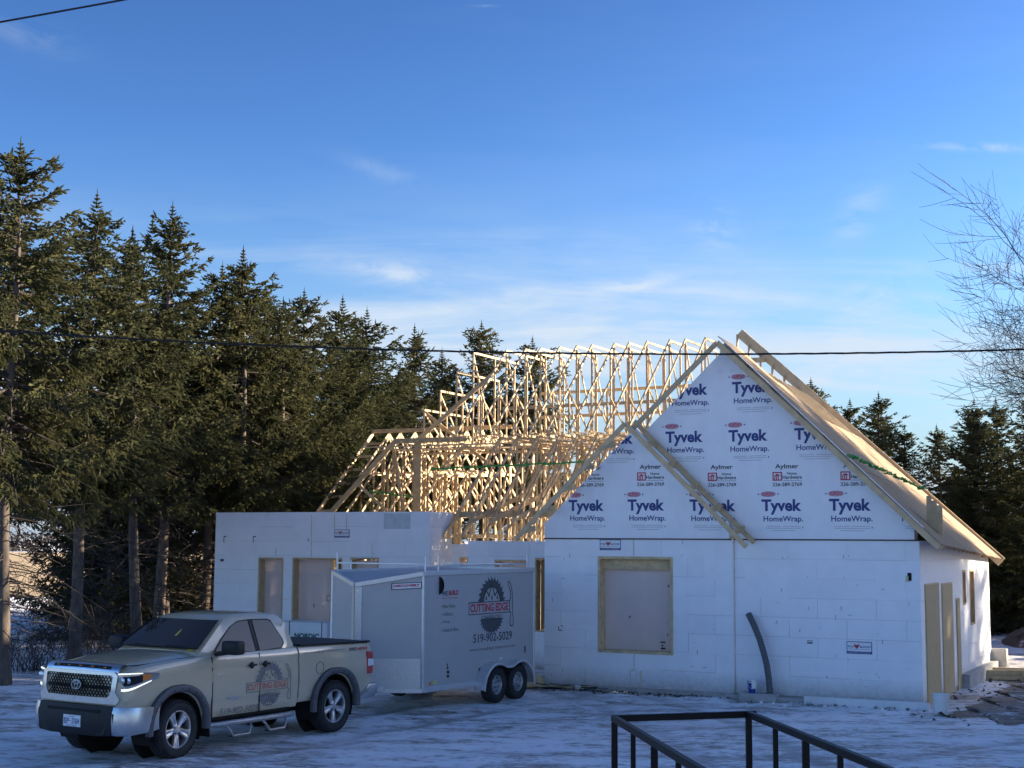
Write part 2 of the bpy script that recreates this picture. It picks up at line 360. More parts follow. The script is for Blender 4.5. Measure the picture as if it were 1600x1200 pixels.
# ------------------------------------------------------------------ house under construction
C0 = Vector((.743, 32.354, 0)); TH = R(27)
HR = thing('house', 'house under construction with white foam block walls, wrapped gables and bare roof trusses', 'house', C0, -TH)
def HW(u, t, z): return Vector((C0.x + u*math.cos(TH) + t*math.sin(TH), C0.y - u*math.sin(TH) + t*math.cos(TH), z))
def cut(rects, o):
    out = []
    for a0, b0, a1, b1 in rects:
        c0, d0, c1, d1 = o
        if c0 >= a1 or c1 <= a0 or d0 >= b1 or d1 <= b0: out.append((a0, b0, a1, b1)); continue
        if c0 > a0: out.append((a0, b0, c0, b1))
        if c1 < a1: out.append((c1, b0, a1, b1))
        x0, x1 = max(a0, c0), min(a1, c1)
        if d0 > b0: out.append((x0, b0, x1, d0))
        if d1 < b1: out.append((x0, d1, x1, b1))
    return [r for r in out if r[2]-r[0] > .02 and r[3]-r[1] > .02]
def icf(axis, a0, a1, fixed, rows, z0, openings, seed, shift=0.0):
    rnd = random.Random(seed)
    fn = (lambda a, z, d: (a, fixed + d, z)) if axis == 'u' else (lambda a, z, d: (fixed - d, a, z))
    zt = z0 + rows*.4064
    def boxes(mb, rs, d0, d1):
        for r in rs:
            p, q = fn(r[0], r[1], d0), fn(r[2], r[3], d1)
            mb.box(tuple(min(x) for x in zip(p, q)), tuple(max(x) for x in zip(p, q)))
    rs = [(a0 + .004, 0.0, a1 - .004, zt - .004)]
    for o in openings: rs = cut(rs, o)
    core = MB(); boxes(core, rs, .022, .28); w = core.build('wall', 'concrete', HR)
    for k in range(rows):
        a = a0 - (.61 if k % 2 else 0) - shift
        while a < a1:
            b = a + 1.22; g0 = rnd.choice((.001, .003, .005, .006)); g1 = rnd.choice((.0, .002, .004, .005))
            r = [(max(a, a0) + (g0 if a > a0 else 0), z0 + k*.4064 + g1, min(b, a1), z0 + (k+1)*.4064)]
            if r[0][2] - r[0][0] > .05:
                for o in openings: r = cut(r, o)
                if r:
                    pr = rnd.uniform(0, .0025)
                    for piece in r: mb = MB(); boxes(mb, [piece], -pr, .020); mb.build('foam_block', 'foam', w)
            a = b
    return fn, w
def buck(fn, o, d0=-.012, d1=.27, wd=.045, sill=True, mt='lumber_old'):
    """timber lining of an opening"""
    a0, b0, a1, b1 = o; mb = MB(); f = lambda a, z, d: fn(a, z, d)
    for r in ((a0, b0, a0+wd, b1), (a1-wd, b0, a1, b1), (a0+wd, b1-wd, a1-wd, b1)) + (((a0+wd, b0, a1-wd, b0+wd),) if sill else ()):
        p, q = f(r[0], r[1], d0), f(r[2], r[3], d1); mb.box(tuple(min(x) for x in zip(p, q)), tuple(max(x) for x in zip(p, q)))
    return mb.build('window_buck', mt, HR, bevel=.004)
def slab(name, fn, r, d0, d1, mt, parent=None, bevel=0.0):
    p, q = fn(r[0], r[1], d0), fn(r[2], r[3], d1)
    return box_obj(name, tuple(min(x) for x in zip(p, q)), tuple(max(x) for x in zip(p, q)), mt, parent or HR, bevel)

# front of the garage bay: projection (t = 0) and the plane half a metre behind it
WIN = (1.33, .84, 3.12, 2.97)
OFF, T1 = -.18, .42      # the left part of the front stands 8 cm proud of the right part
fP1r, wP1 = icf('u', OFF, 4.48 + OFF, T1, 8, .10, [(WIN[0]+OFF, WIN[1], WIN[2]+OFF, WIN[3])], 1, .2)
fP1 = lambda a, z, d: fP1r(a + OFF, z, d)
b_ = buck(fP1, WIN, -.015, .27, .06)
slab('header', fP1, (1.39, 2.68, 3.06, 2.91), .15, .24, 'lumber_old', b_)
slab('foam_board', fP1, (1.37, .86, 2.258, 2.72), .271, .278, 'pink_board', b_)
slab('foam_board', fP1, (2.258, .86, 3.08, 2.72), .273, .280, 'pink_board', b_)
mb = MB()
for a, z, w_, h_ in ((1.98, 1.60, .03, .05), (2.90, 2.30, .03, .05), (2.88, 1.24, .025, .04)): rect(mb, a, z, a+w_, z+h_, fP1, .2525)
for a, z, w_, h_ in ((2.72, 1.08, .12, .03), (2.73, .94, .11, .035), (2.75, 1.00, .03, .05)): rect(mb, a, z, a+w_, z+h_, fP1, .2525)
mb.build('board_print', 'print_black', b_, fix=False)['kind'] = 'stuff'
box_obj('corner_panel', (4.301, .424, .0), (4.309, .497, 3.34), 'foam', HR)
fP2, wP2 = icf('u', 4.20, 8.23, 0.5, 8, .10, [], 2, .53)
# side wall on the right
D1, D2, D3, W1, W2 = (.90, -.1, 2.44, 2.47), (2.73, -.1, 4.04, 2.44), (4.47, -.1, 4.95, 2.06), (5.42, 1.87, 5.85, 2.68), (6.39, 1.36, 7.05, 2.68)
fS, wS = icf('t', .5, 9.4, 8.23, 8, .10, [D1, D2, D3, W1, W2, (4.0, 3.20, 6.5, 3.6), (6.5, 3.06, 8.2, 3.6), (8.2, 2.96, 9.5, 3.6)], 3)
for o, bd in ((D1, 'plywood'), (D2, 'plywood'), (D3, 'plywood'), (W1, None), (W2, None)):
    bk = buck(fS, o, -.012, .27, .05, sill=o[1] > 0, mt='lumber')
    if bd: slab('plywood_panel', fS, (o[0]+.03, .03, o[2]-.03, o[3]-.03), -.022, -.0125, bd, bk)
    else: slab('foam_board', fS, (o[0]+.05, o[1]+.05, o[2]-.05, o[3]-.05), .22, .23, 'plywood', bk)
box_obj('footing', (8.18, 4.95, -.1), (8.42, 9.39, .33), 'concrete', HR, .02); box_obj('footing', (8.20, 9.4, -.1), (8.60, 9.75, .62), 'concrete', HR, .02)
mb = MB(); mb.box((4.3, .16, -.1), (8.36, .49, .085)); mb.build('footing', 'concrete', HR, bevel=.02)
box_obj('form_board', (5.9, .10, -.05), (8.42, .145, .16), 'sheet', HR, .004)
# left wing and the low wall between
DA, DB, DC = (-10.84, .1, -9.97, 2.79), (-9.66, .1, -7.99, 2.80), (-7.74, .1, -6.81, 2.82)
fWg, wWg = icf('u', -12.4, -5.22, 3.83, 10, 0.0, [DA, DB, DC], 4, .3)
for o in (DA, DB, DC):
    bk = buck(fWg, o, -.012, .27, .05, sill=False, mt='lumber')
    if o is DB:
        slab('foam_board', fWg, (-9.61, .1, -8.46, 2.75), .255, .262, 'pink_board', bk); slab('stud', fWg, (-8.45, .1, -8.38, 2.75), .10, .25, 'lumber', bk)
    else: slab('foam_board', fWg, (o[0]+.055, .1, o[2]-.055, 2.74), .255, .262, 'pink_board', bk)
mb = MB()
for a, z, w_, h_ in ((-10.12, 2.62, .07, .07), (-10.13, 1.92, .10, .24), (-8.66, 1.60, .14, .16), (-9.1, 1.42, .03, .1)): mb.ring([(a, z), (a+w_, z), (a+w_, z+h_), (a, z+h_)], [(a+.015, z+.015), (a+w_-.015, z+.015), (a+w_-.015, z+h_-.015), (a+.015, z+h_-.015)], fWg, .2525, .2535)
mb.build('board_print', 'print_black', wWg, fix=False)['kind'] = 'stuff'
icf('t', 3.85, 5.05, -5.22, 10, 0.0, [], 5)
fB, wB = icf('u', -5.22, -4.42, 5.05, 8, -.05, [(-4.98, 1.9, -4.72, 2.85)], 6); buck(fB, (-4.98, 1.9, -4.72, 2.85), mt='lumber')
OA = (-3.62, 1.2, -2.62, 2.80); OB = (-2.42, .95, -1.62, 2.86)
fA, wA = icf('u', -4.42, 0.1, 4.5, 8, .04, [OA, OB], 7)
for o in (OA, OB):
    bk = buck(fA, o, mt='lumber'); slab('foam_board', fA, (o[0]+.05, o[1]+.05, o[2]-.05, o[3]-.05), .255, .262, 'pink_board' if o is OA else 'plywood', bk)
icf('t', .72, 4.5, .28, 8, .10, [], 8)   # inner return of the garage bay
# patches, glue lines and small marks on the foam
mb = MB()
for fn, r in ((fP1, (3.85, 2.50, 4.47, 2.94)), (fP1, (3.15, 2.05, 3.42, 2.5)), (fP1, (3.15, 1.30, 3.44, 1.74)), (fP2, (4.55, 2.48, 5.25, 2.92)), (fWg, (-6.67, 3.60, -5.83, 4.02))):
    slab('foam_patch', fn, r, -.007, -.0035, 'foam_patch' if fn is fWg else 'foam', wP1 if fn is fP1 else wP2 if fn is fP2 else wWg)
def glue(fn, pts, w, par):
    m_ = MB(); rnd = random.Random(int(pts[0][0]*100))
    for (a, z), (a2, z2) in zip(pts, pts[1:]):
        k = max(2, int(math.hypot(a2-a, z2-z)/.12)); P = [fn(a+(a2-a)*i/k + rnd.uniform(-.006, .006), z+(z2-z)*i/k, -.003) for i in range(k+1)]
        m_.tube(P, [w*rnd.uniform(.5, 1.3) for _ in P], 5)
    m_.build('glue_bead', 'spray_foam', par)
glue(fP1, [(2.2, 3.35), (2.2, 2.98)], .012, wP1); glue(fP1, [(2.21, .83), (2.20, .48), (2.11, .46), (2.11, .10)], .010, wP1); glue(fP1, [(2.36, .47), (2.36, .10)], .014, wP1)
for p in ([(-9.04, 4.0), (-9.03, 2.82)], [(-8.27, 4.0), (-8.27, 3.57)], [(-7.87, 4.0), (-7.87, 3.57)], [(-7.03, 3.2), (-7.03, 2.84)], [(-10.24, 3.06), (-10.24, 2.82)]): glue(fWg, p, .010, wWg)
glue(fP2, [(4.318, 3.33), (4.318, .12)], .006, wP2)
mb = MB()
for fn, pts in ((fP1, ((.35, 1.28, .10, .02), (.35, 1.28, .02, .10), (.42, 1.38, .05, .02))), (fWg, ((-12.1, 3.36, .10, .03), (-12.1, 3.20, .025, .16), (-11.05, 3.36, .10, .03), (-11.05, 3.20, .025, .16), (-12.2, 2.66, .13, .07), (-9.16, 3.25, .03, .08))), (fP2, ((5.88, 1.20, .12, .03), (5.88, 1.25, .12, .015)))):
    for a, z, w_, h_ in pts: rect(mb, a, z, a+w_, z+h_, fn, -.0045)
mb.build('wall_mark', 'print_dark', HR, fix=False)['kind'] = 'stuff'
_r = random.Random(77); mb = MB()
for fn, a0, a1, n in ((fP1, .1, 4.4, 34), (fP2, 4.5, 8.15, 40), (fWg, -12.2, -5.4, 36)):      # scuffs, pencil marks and dents
    for _ in range(n):
        a, z = _r.uniform(a0, a1), .15 + 3.1*_r.random()**1.7; w_, h_ = (_r.uniform(.006, .02), _r.uniform(.02, .10)) if _r.random() < .6 else (_r.uniform(.02, .10), _r.uniform(.005, .015))
        if fn is fP1 and WIN[0]-.1 < a < WIN[2]+.1 and WIN[1] < z < WIN[3]: continue
        if fn is fWg and z < 2.85: continue
        rect(mb, a, z, a+w_, z+h_, fn, -.0042)
mb.build('scuffs', 'print_grey', HR, fix=False)['kind'] = 'stuff'
slab('vent_hole', fP2, (7.98, 2.54, 8.06, 2.70), -.012, .01, 'gap_black'); slab('vent_stub', fP2, (7.95, 2.52, 8.0, 2.64), -.03, .0, 'spray_foam')

# wrapped gables ---------------------------------------------------
def gable(pts, t0, t1, name='gable_wrap'):
    return MB().prism(pts, lambda a, z, d: (a, d, z), t0, t1).build(name, 'wrap', HR)
G1 = [(0.0, 3.37), (4.42, 3.37), (4.42, 3.72), (2.24, 5.84), (0.0, 3.70)]
G2 = [(.12, 3.37), (8.14, 3.37), (8.14, 3.74), (4.12, 7.49), (.12, 3.74)]
g1 = gable(G1, -.012, .05); g1.location = (OFF, T1, 0); g2 = gable(G2, .488, .80)
box_obj('flashing', (-.01+OFF, -.03+T1, 3.345), (4.47+OFF, .02+T1, 3.372), 'print_black', HR); box_obj('flashing', (4.30, .47, 3.345), (8.24, .52, 3.372), 'print_black', HR)
mb = MB(); mb.box((4.245, .415, 3.373), (4.29, .486, 3.60)); mb.build('corner_block', 'lumber_old', HR)
def clip_text(mb, name, mt, par, pts, off):
    """keep only what lies on the gable outline (pts are the two roof edges)"""
    me = mb.mesh(name, mt, fix=False); bm = bmesh.new(); bm.from_mesh(me)
    (ax, az), (px, pz), (bx, bz) = pts
    for (x0, z0), (x1, z1), sg in (((ax, az), (px, pz), 1), ((px, pz), (bx, bz), 1)):
        n = Vector((-(z1-z0), 0, x1-x0)).normalized()
        bmesh.ops.bisect_plane(bm, geom=bm.verts[:]+bm.edges[:]+bm.faces[:], plane_co=(x0, 0, z0 - .02), plane_no=n, clear_outer=True)
    for xv, n in ((min(ax, bx)+.005, (-1, 0, 0)), (max(ax, bx)-.005, (1, 0, 0))):
        bmesh.ops.bisect_plane(bm, geom=bm.verts[:]+bm.edges[:]+bm.faces[:], plane_co=(xv, 0, 0), plane_no=n, clear_outer=True)
    bm.to_mesh(me); bm.free(); return obj(name, me, par)
def wrap_logo(L, u, z, fn):
    """one repeat of the big print: oval, name, second line, small print"""
    text(L['navy'], 'Tyvek', u, z-.085, u+.87, z+.245, fn, bold=.034)
    text(L['navy'], 'HomeWrap.', u+.04, z-.265, u+.90, z-.11, fn, bold=.016)
    n = 20; poly(L['redpale'], [(u+.15 + .17*math.cos(2*math.pi*i/n), z+.355 + .062*math.sin(2*math.pi*i/n)) for i in range(n)], fn, .0004)
    text(L['red'], 'DUPONT', u+.02, z+.315, u+.29, z+.395, fn, bold=.02, d=-.0006)
    for s in (-1, 1): poly(L['navy'], [(u+.15+s*.24, z+.355), (u+.15+s*.20, z+.375), (u+.15+s*.20, z+.335)], fn)
    for dz, x0, x1 in ((-.335, .10, .42), (-.335, .46, .84), (-.375, .10, .84), (-.425, .22, .74)): rect(L['grey'], u+x0, z+dz, u+x1, z+dz+.010, fn)
    rect(L['navy'], u+.88, z-.37, u+.90, z-.34, fn)
def wrap_store(L, u, z, fn):
    text(L['black'], 'Aylmer', u, z, u+.51, z+.125, fn, bold=.022)
    o = [(u-.06, z-.23), (u+.15, z-.23), (u+.15, z-.045), (u-.06, z-.045)]
    L['red'].ring(o, [(u-.035, z-.205), (u+.125, z-.205), (u+.125, z-.07), (u-.035, z-.07)], fn, 0, -.0006)
    for a in (0, .035, .07): rect(L['red'], u-.02+a*1.1, z-.205, u+.0+a*1.1, z-.12, fn)
    poly(L['red'], [(u-.03, z-.125), (u+.12, z-.125), (u+.045, z-.08)], fn)
    text(L['black'], 'Home', u+.26, z-.105, u+.47, z-.05, fn, bold=.02)
    text(L['black'], 'Hardware', u+.16, z-.195, u+.58, z-.12, fn, bold=.02)
    rect(L['grey'], u+.17, z-.235, u+.58, z-.222, fn)
    text(L['black'], '226-289-2769', u-.06, z-.35, u+.58, z-.272, fn, bold=.02)
KEYS = dict(navy='print_navy', red='print_red', redpale=None, grey='print_grey', black='print_dark')
MAT['print_redpale'] = mat('print_redpale', (.62, .36, .42), .6); KEYS['redpale'] = 'print_redpale'
def wrap_print(fn, logos, stores, gb, outline):
    for draw, spots in ((wrap_logo, logos), (wrap_store, stores)):
        for u, z in spots:
            L = Multi(KEYS); draw(L, u, z, fn); clip_text(L.mb, 'wrap_print', L.mats, gb, outline, 0)
fG1 = lambda a, z, d: (a, -.0165 + d, z); fG2 = lambda a, z, d: (a, .4835 + d, z)
wrap_print(fG1, [(.61, 3.99), (2.06, 3.99), (3.52, 3.98), (1.32, 5.49), (-.13, 5.49)], [(.90, 4.88), (2.35, 4.88), (3.80, 4.88)], g1, [G1[4], G1[3], G1[2]])
wrap_print(fG2, [(3.49, 3.97), (4.94, 3.97), (6.40, 3.97), (7.86, 3.97), (2.76, 5.49), (4.22, 5.48), (5.68, 5.48), (2.88, 6.53), (4.31, 6.53)], [(3.80, 4.85), (5.25, 4.84), (6.71, 4.83), (3.12, 7.385)], g2, [G2[4], G2[3], G2[2]])
# light through the two vent holes near the peak, painted as white discs on the wrap
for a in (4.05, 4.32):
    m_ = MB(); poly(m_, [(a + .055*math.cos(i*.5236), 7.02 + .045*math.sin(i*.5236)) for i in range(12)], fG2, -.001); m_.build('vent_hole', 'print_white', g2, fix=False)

# ------------------------------------------------------------------ roof carpentry
def ub(name, p, q, w, h, mt='lumber', parent=None, up=(0, 0, 1)): return MB().beam(p, q, w, h, up).build(name, mt, parent or HR)
# small gable: two pairs of fly rafters with lookouts
for t in (-.58, -.045):
    for (p, q) in (((2.24, 5.93), (-.46, 3.38)), ((2.24, 5.93), (4.98, 3.24))):
        dz = -.04 if t < -.1 else .05
        if t > -.1 and q[0] < 0: continue
        ub('fly_rafter', (p[0]+OFF, t+T1, p[1] + dz), (q[0]+OFF, t+T1, q[1] + dz), .038, .105, 'lumber' if q[0] > 0 or t < -.1 else 'lumber_old')
for k in range(1, 6):
    for s in (-1, 1):
        u = 2.24 + s*k*.50; z = 5.93 - k*.50*.945
        ub('lookout', (u+OFF, -.56+T1, z - .04), (u+OFF, .02+T1, z + .02), .04, .13, 'lumber_old')
# big gable
for t, dz, mt in ((.06, 0, 'lumber'), (.46, -.02, 'lumber_old')):
    if t < .1: ub('fly_rafter', (4.12, t, 7.60 + dz), (2.1, t, 5.745 + dz), .04, .105, 'lumber')
    ub('fly_rafter', (4.12, t, 7.60 + dz), (8.70, t, 3.22 + dz), .04, .125, 'lumber')
for k in range(1, 9):
    u = 4.12 + k*.55; ub('lookout', (u, .08, 7.60 - (u-4.12)*.956 - .02), (u, .50, 7.60 - (u-4.12)*.956 - .02), .04, .13, 'lumber_old')
A0, A1, B0, B1 = Vector((4.14, .02, 7.74)), Vector((8.74, .02, 3.27)), Vector((3.14, 9.8, 7.76)), Vector((8.50, 9.8, 2.90))
def RS(s, q): return (A0.lerp(A1, s)).lerp(B0.lerp(B1, s), q)
rnd = random.Random(4)
for i in range(6):
    for j in range(4):
        if (i == 0 and j > 0) or (i == 1 and j > 1): continue
        off = .5 if i % 2 else 0
        s0, s1 = i/6 + .001, (i+1)/6 - .0005; q0, q1 = max(0, (j-off)/4) + .0006, ((j+1-off)/4) - .0006
        if i % 2 and j == 3: pass
        up = .014 + rnd.uniform(0, .006); P = [RS(s0, q0), RS(s1, q0), RS(s1, q1), RS(s0, q1)]
        n = (P[1]-P[0]).cross(P[3]-P[0]).normalized(); n = n if n.z > 0 else -n
        MB().add([p + n*.002 for p in P] + [p + n*up for p in P], [(3, 2, 1, 0), (4, 5, 6, 7), (0, 1, 5, 4), (1, 2, 6, 5), (2, 3, 7, 6), (3, 0, 4, 7)]).build('roof_panel', 'osb', HR)
        if i % 2 and j == 3:
            P = [RS(s0, .8756), RS(s1, .8756), RS(s1, 1.0), RS(s0, 1.0)]
            MB().add([p + n*.002 for p in P] + [p + n*up for p in P], [(3, 2, 1, 0), (4, 5, 6, 7), (0, 1, 5, 4), (1, 2, 6, 5), (2, 3, 7, 6), (3, 0, 4, 7)]).build('roof_panel', 'osb', HR)
for k in range(1, 17):
    q = k/16; a, b = RS(0 if q < .3 else .08, q), RS(.972, q); ub('rafter', a - Vector((0, 0, .10)), b - Vector((0, 0, .10)), .04, .13)
MB().beam(RS(.02, 0) + Vector((0, -.02, .03)), RS(.93, 0) + Vector((0, -.02, .03)), .10, .008).build('drip_edge', 'sheet', HR)
ub('fly_rafter', (1.5, 9.8, 9.28), (8.50, 9.8, 2.83), .05, .26, 'lumber')
for k in range(7):
    u = 1.45 + k*.34; z = 9.42 - (u-1.35)*.922
    ub('gable_stud', (u, 9.75, z - .1), (u, 9.75, 6.2), .09, .04, 'lumber')
for z in (8.45, 7.6): ub('brace', (1.2, 9.7, z), (2.3 + (8.45-z)*1.06, 9.7, z), .04, .14, 'lumber_old')
# timber standing on the roof edge and green strips on the sheathing
pk = thing('plank_stack', 'three short upright planks standing on the lower right roof edge', 'plank')
for k in range(3):
    p = HW(8.36 + .108*k - .14, 1.7 + .004*k, 3.64 - .10*k); MB().beam(p, p + Vector((0, 0, .66 - .0*k)), .105, .038, (.45, .89, 0)).build('plank', 'lumber', pk)
def strip(name, pts, w, label):
    rnd = random.Random(len(pts)); mb = MB(); n = 70; P = []
    for i in range(n+1):
        f = i/n*(len(pts)-1); k = min(int(f), len(pts)-2); p = Vector(pts[k]).lerp(Vector(pts[k+1]), f-k)
        P.append(p + Vector((rnd.uniform(-1, 1), rnd.uniform(-1, 1), rnd.uniform(0, 1)))*w*.5)
    for i in range(0, n):
        mb.beam(P[i], P[i+1] + Vector((0, 0, rnd.uniform(-.02, .05))), w*rnd.uniform(.5, 1.2), w*.35)
    return tag(mb.build(name, 'green_strap'), label, 'strap')
strip('green_strip', [HW(6.94, .0, 5.07), HW(7.28, 1.7, 4.82), HW(7.72, 3.8, 4.49)], .085, 'crumpled green strip lying across the sheathed right roof slope')

# roof trusses: members are sub-parts of each truss ---------------------------------
def beam_mesh(name, p, q, w, h, mt): return MB().beam(p, q, w, h).mesh(name, mt)
def make_truss(members, webs, mt='lumber'):
    nm, a, b, h = members[-1]; base = beam_mesh('roof_truss', (0, a[0], a[1]), (0, b[0], b[1]), .038, h*.66, mt); subs = []
    for (a, b) in webs: subs.append(('web', beam_mesh('web', (0, a[0], a[1]), (0, b[0], b[1]), .032, .054, mt)))
    for nm, a, b, h in members[:-1]: subs.append((nm, beam_mesh(nm, (0, a[0], a[1]), (0, b[0], b[1]), .038, h*.66, mt)))
    return base, subs
def place_truss(tr, u, dz=0.0, lean=0.0, dt=0.0):
    o = obj('roof_truss', tr[0], HR, (u, dt, dz), (0, lean, 0))
    for nm, me in tr[1]: obj(nm, me, o)
    return o
LOW = make_truss([('top_chord', (4.5, 3.46), (7.75, 6.30), .14), ('bottom_chord', (4.4, 3.42), (17.6, 3.42), .14), ('ceiling_chord', (7.7, 6.28), (14.2, 6.28), .14), ('top_chord', (14.2, 6.30), (17.7, 3.3), .14)],
    [((5.9, 3.45), (5.9, 4.65)), ((7.7, 3.45), (7.7, 6.25)), ((9.3, 3.45), (9.3, 6.25)), ((11, 3.45), (11, 6.25)), ((12.6, 3.45), (12.6, 6.25)), ((14.1, 3.45), (14.1, 6.25)), ((5.9, 3.45), (7.7, 6.2)), ((7.7, 3.45), (9.3, 6.2)), ((9.3, 6.2), (11, 3.45)), ((11, 6.2), (12.6, 3.45)), ((14.1, 6.2), (15.6, 3.45)), ((4.6, 3.45), (5.9, 4.6))])
TOP = make_truss([('top_chord', (7.7, 6.40), (11.05, 9.38), .10), ('top_chord', (11.0, 9.36), (14.0, 9.36), .10), ('bottom_chord', (7.7, 6.42), (14.1, 6.42), .10)],
    [((9.3, 6.45), (9.3, 7.8)), ((11.02, 6.45), (11.02, 9.32)), ((12.5, 6.45), (12.5, 9.32)), ((13.95, 6.45), (13.95, 9.32)), ((9.3, 7.75), (11.0, 6.45)), ((11.0, 9.3), (12.5, 6.45))])
rnd = random.Random(9)
us = [-7.85 + .61*k for k in range(14)]
for k, u in enumerate(us):
    if k > 1: place_truss(TOP, u + rnd.uniform(-.03, .03), lean=rnd.uniform(-.01, .01))
    if u > -5.6: place_truss(LOW, u + .28 + rnd.uniform(-.05, .05), lean=rnd.uniform(-.012, .012))
for k in range(4):
    z = 9.36 - .60*k; u = -7.85 - .61*k
    tr = make_truss([('top_chord', (11.0, z), (14.0, z), .10), ('bottom_chord', (9.5, 6.42), (14.1, 6.42), .10)], [((11.0, 6.4), (11.0, z-.05)), ((12.5, 6.4), (12.5, z-.05)), ((13.95, 6.4), (13.95, z-.05)), ((11.0, z-.1), (12.5, 6.45))]); place_truss(tr, u)
ub('hip_rafter', (-6.9, 10.9, 8.75), (-9.95, 10.9, 6.5), .04, .14); ub('hip_rafter', (-9.9, 11.2, 7.6), (-7.2, 11.3, 5.6), .04, .10)
for z, t in ((7.45, 13.9), (8.25, 13.85), (7.5, 11.05)): ub('brace', (-6.8, t, z), (.4, t, z + .05), .035, .10, 'lumber_old')
for t, z in ((8.6, 6.2), (9.6, 6.18), (10.6, 6.2), (11.6, 6.18), (12.6, 6.2)): ub('brace', (-10.5, t, z), (.3, t, z), .09, .04)
# lower left roof
LEFT = make_truss([('top_chord', (9.6, 4.02), (13.12, 7.02), .12), ('top_chord', (13.08, 7.02), (16.6, 4.02), .12), ('bottom_chord', (9.8, 4.15), (16.4, 4.15), .12), ('ceiling_chord', (11.4, 5.55), (14.8, 5.55), .12)],
    [((11.4, 4.2), (11.4, 5.5)), ((13.1, 4.2), (13.1, 5.5)), ((14.8, 4.2), (14.8, 5.5)), ((11.4, 4.2), (13.1, 5.5)), ((13.1, 5.5), (14.8, 4.2)), ((12.2, 5.55), (13.1, 6.9)), ((14, 5.55), (13.1, 6.9))])
for k in range(9): place_truss(LEFT, -12.35 + .53*k, lean=rnd.uniform(-.01, .01))
ub('fly_rafter', (-13.0, 9.6, 4.02), (-13.0, 13.1, 7.02), .04, .13, 'lumber_old')
for k in range(6): t = 9.9 + k*.56; ub('lookout', (-13.0, t, 4.25 + (t-9.9)*.852), (-12.4, t, 4.25 + (t-9.9)*.852), .04, .09, 'lumber_old')
ub('ridge_board', (-13.05, 13.1, 7.10), (-7.5, 13.1, 7.10), .04, .14, 'lumber_old')
ub('hip_truss_chord', (-12.6, 9.75, 4.03), (-10.0, 9.75, 6.46), .05, .16, 'lumber_old'); ub('hip_truss_chord', (-10.05, 9.75, 6.46), (-7.25, 9.75, 6.46), .05, .16, 'lumber_old')
ub('post', (-9.12, 9.7, 4.0), (-9.12, 9.7, 6.40), .27, .05, 'lumber_old', up=(0, 1, 0)); ub('hip_truss_web', (-11.4, 9.76, 5.1), (-10.0, 9.76, 4.0), .04, .10, 'lumber_old')
ub('hip_truss_web', (-10.1, 9.74, 6.4), (-9.6, 9.74, 4.0), .04, .10, 'lumber_old'); ub('hip_truss_chord', (-7.3, 9.72, 6.4), (-7.75, 8.6, 5.2), .05, .14, 'lumber_old')
for k in range(8): ub('stud', (-12.1 + k*.41, 12.4, .2), (-12.1 + k*.41, 12.4, 6.2 - max(0, .0)), .13, .04, up=(0, 1, 0))
# porch rafters with a kink
for u in (-4.1, -3.5, -2.86):
    ub('porch_rafter', (u, 4.0, 3.80), (u, 7.3, 4.63), .045, .13); ub('porch_rafter', (u, 7.25, 4.60), (u, 8.6, 5.85), .045, .11)
# stud walls behind the low wall
sm = MB().beam((0, 0, 0), (0, 0, 1), .04, .14, (0, 1, 0)).mesh('stud', 'lumber')
for t, u0, n, z0, z1 in ((5.35, -5.15, 9, 3.15, 4.0), (8.6, -11.6, 26, 0.1, 4.0), (13.2, -8.0, 20, .1, 6.2)):
    for k in range(n): obj('stud', sm, HR, (u0 + k*.42 + rnd.uniform(-.03, .03), t, z0), None, (1, 1, z1-z0))
ub('header', (-5.2, 5.35, 4.02), (-2.0, 5.35, 4.02), .14, .16, 'lumber_old'); ub('header', (-11.8, 8.6, 4.05), (0, 8.6, 4.05), .14, .12)
def bar(name, pts, label):
    mb = MB()
    for k in range(len(pts)-1):
        p, q = Vector(pts[k]), Vector(pts[k+1]); mb.beam(p + Vector((0, 0, .02*(k % 2))), q + Vector((0, 0, .02*(k % 2))), .05, .045); mb.box(p - Vector((.03, .03, .03)), p + Vector((.03, .03, .05)))
    return tag(mb.build(name, 'green_strap'), label, 'spacer')
bar('truss_spacer', [HW(-6.75 + .6*k, 6.6, 5.36 + .012*k) for k in range(9)], 'long green spacer bar clipped across the middle roof trusses')
bar('truss_spacer', [HW(-11.0 + .4*k, 9.9, 4.86 - .05*k) for k in range(5)], 'short green spacer bar among the left wing trusses')
# ------------------------------------------------------------------ pickup truck
# local frame: x forward from the front axle, y to the driver's side, z up
TR = thing('pickup_truck', 'dusty tan pickup truck with black fender flares and lit running lights', 'pickup truck', (-5.882, 22.425, 0.0), math.atan2(-.84660, -.53224))
WB, AX = 3.72, .44
def lerpt(tab, x):
    if x >= tab[0][0]: return tab[0][1:]
    for (a, *p), (b, *q) in zip(tab, tab[1:]):
        if b <= x <= a:
            f = (a-x)/(a-b); return [i+(j-i)*f for i, j in zip(p, q)]
    return tab[-1][1:]
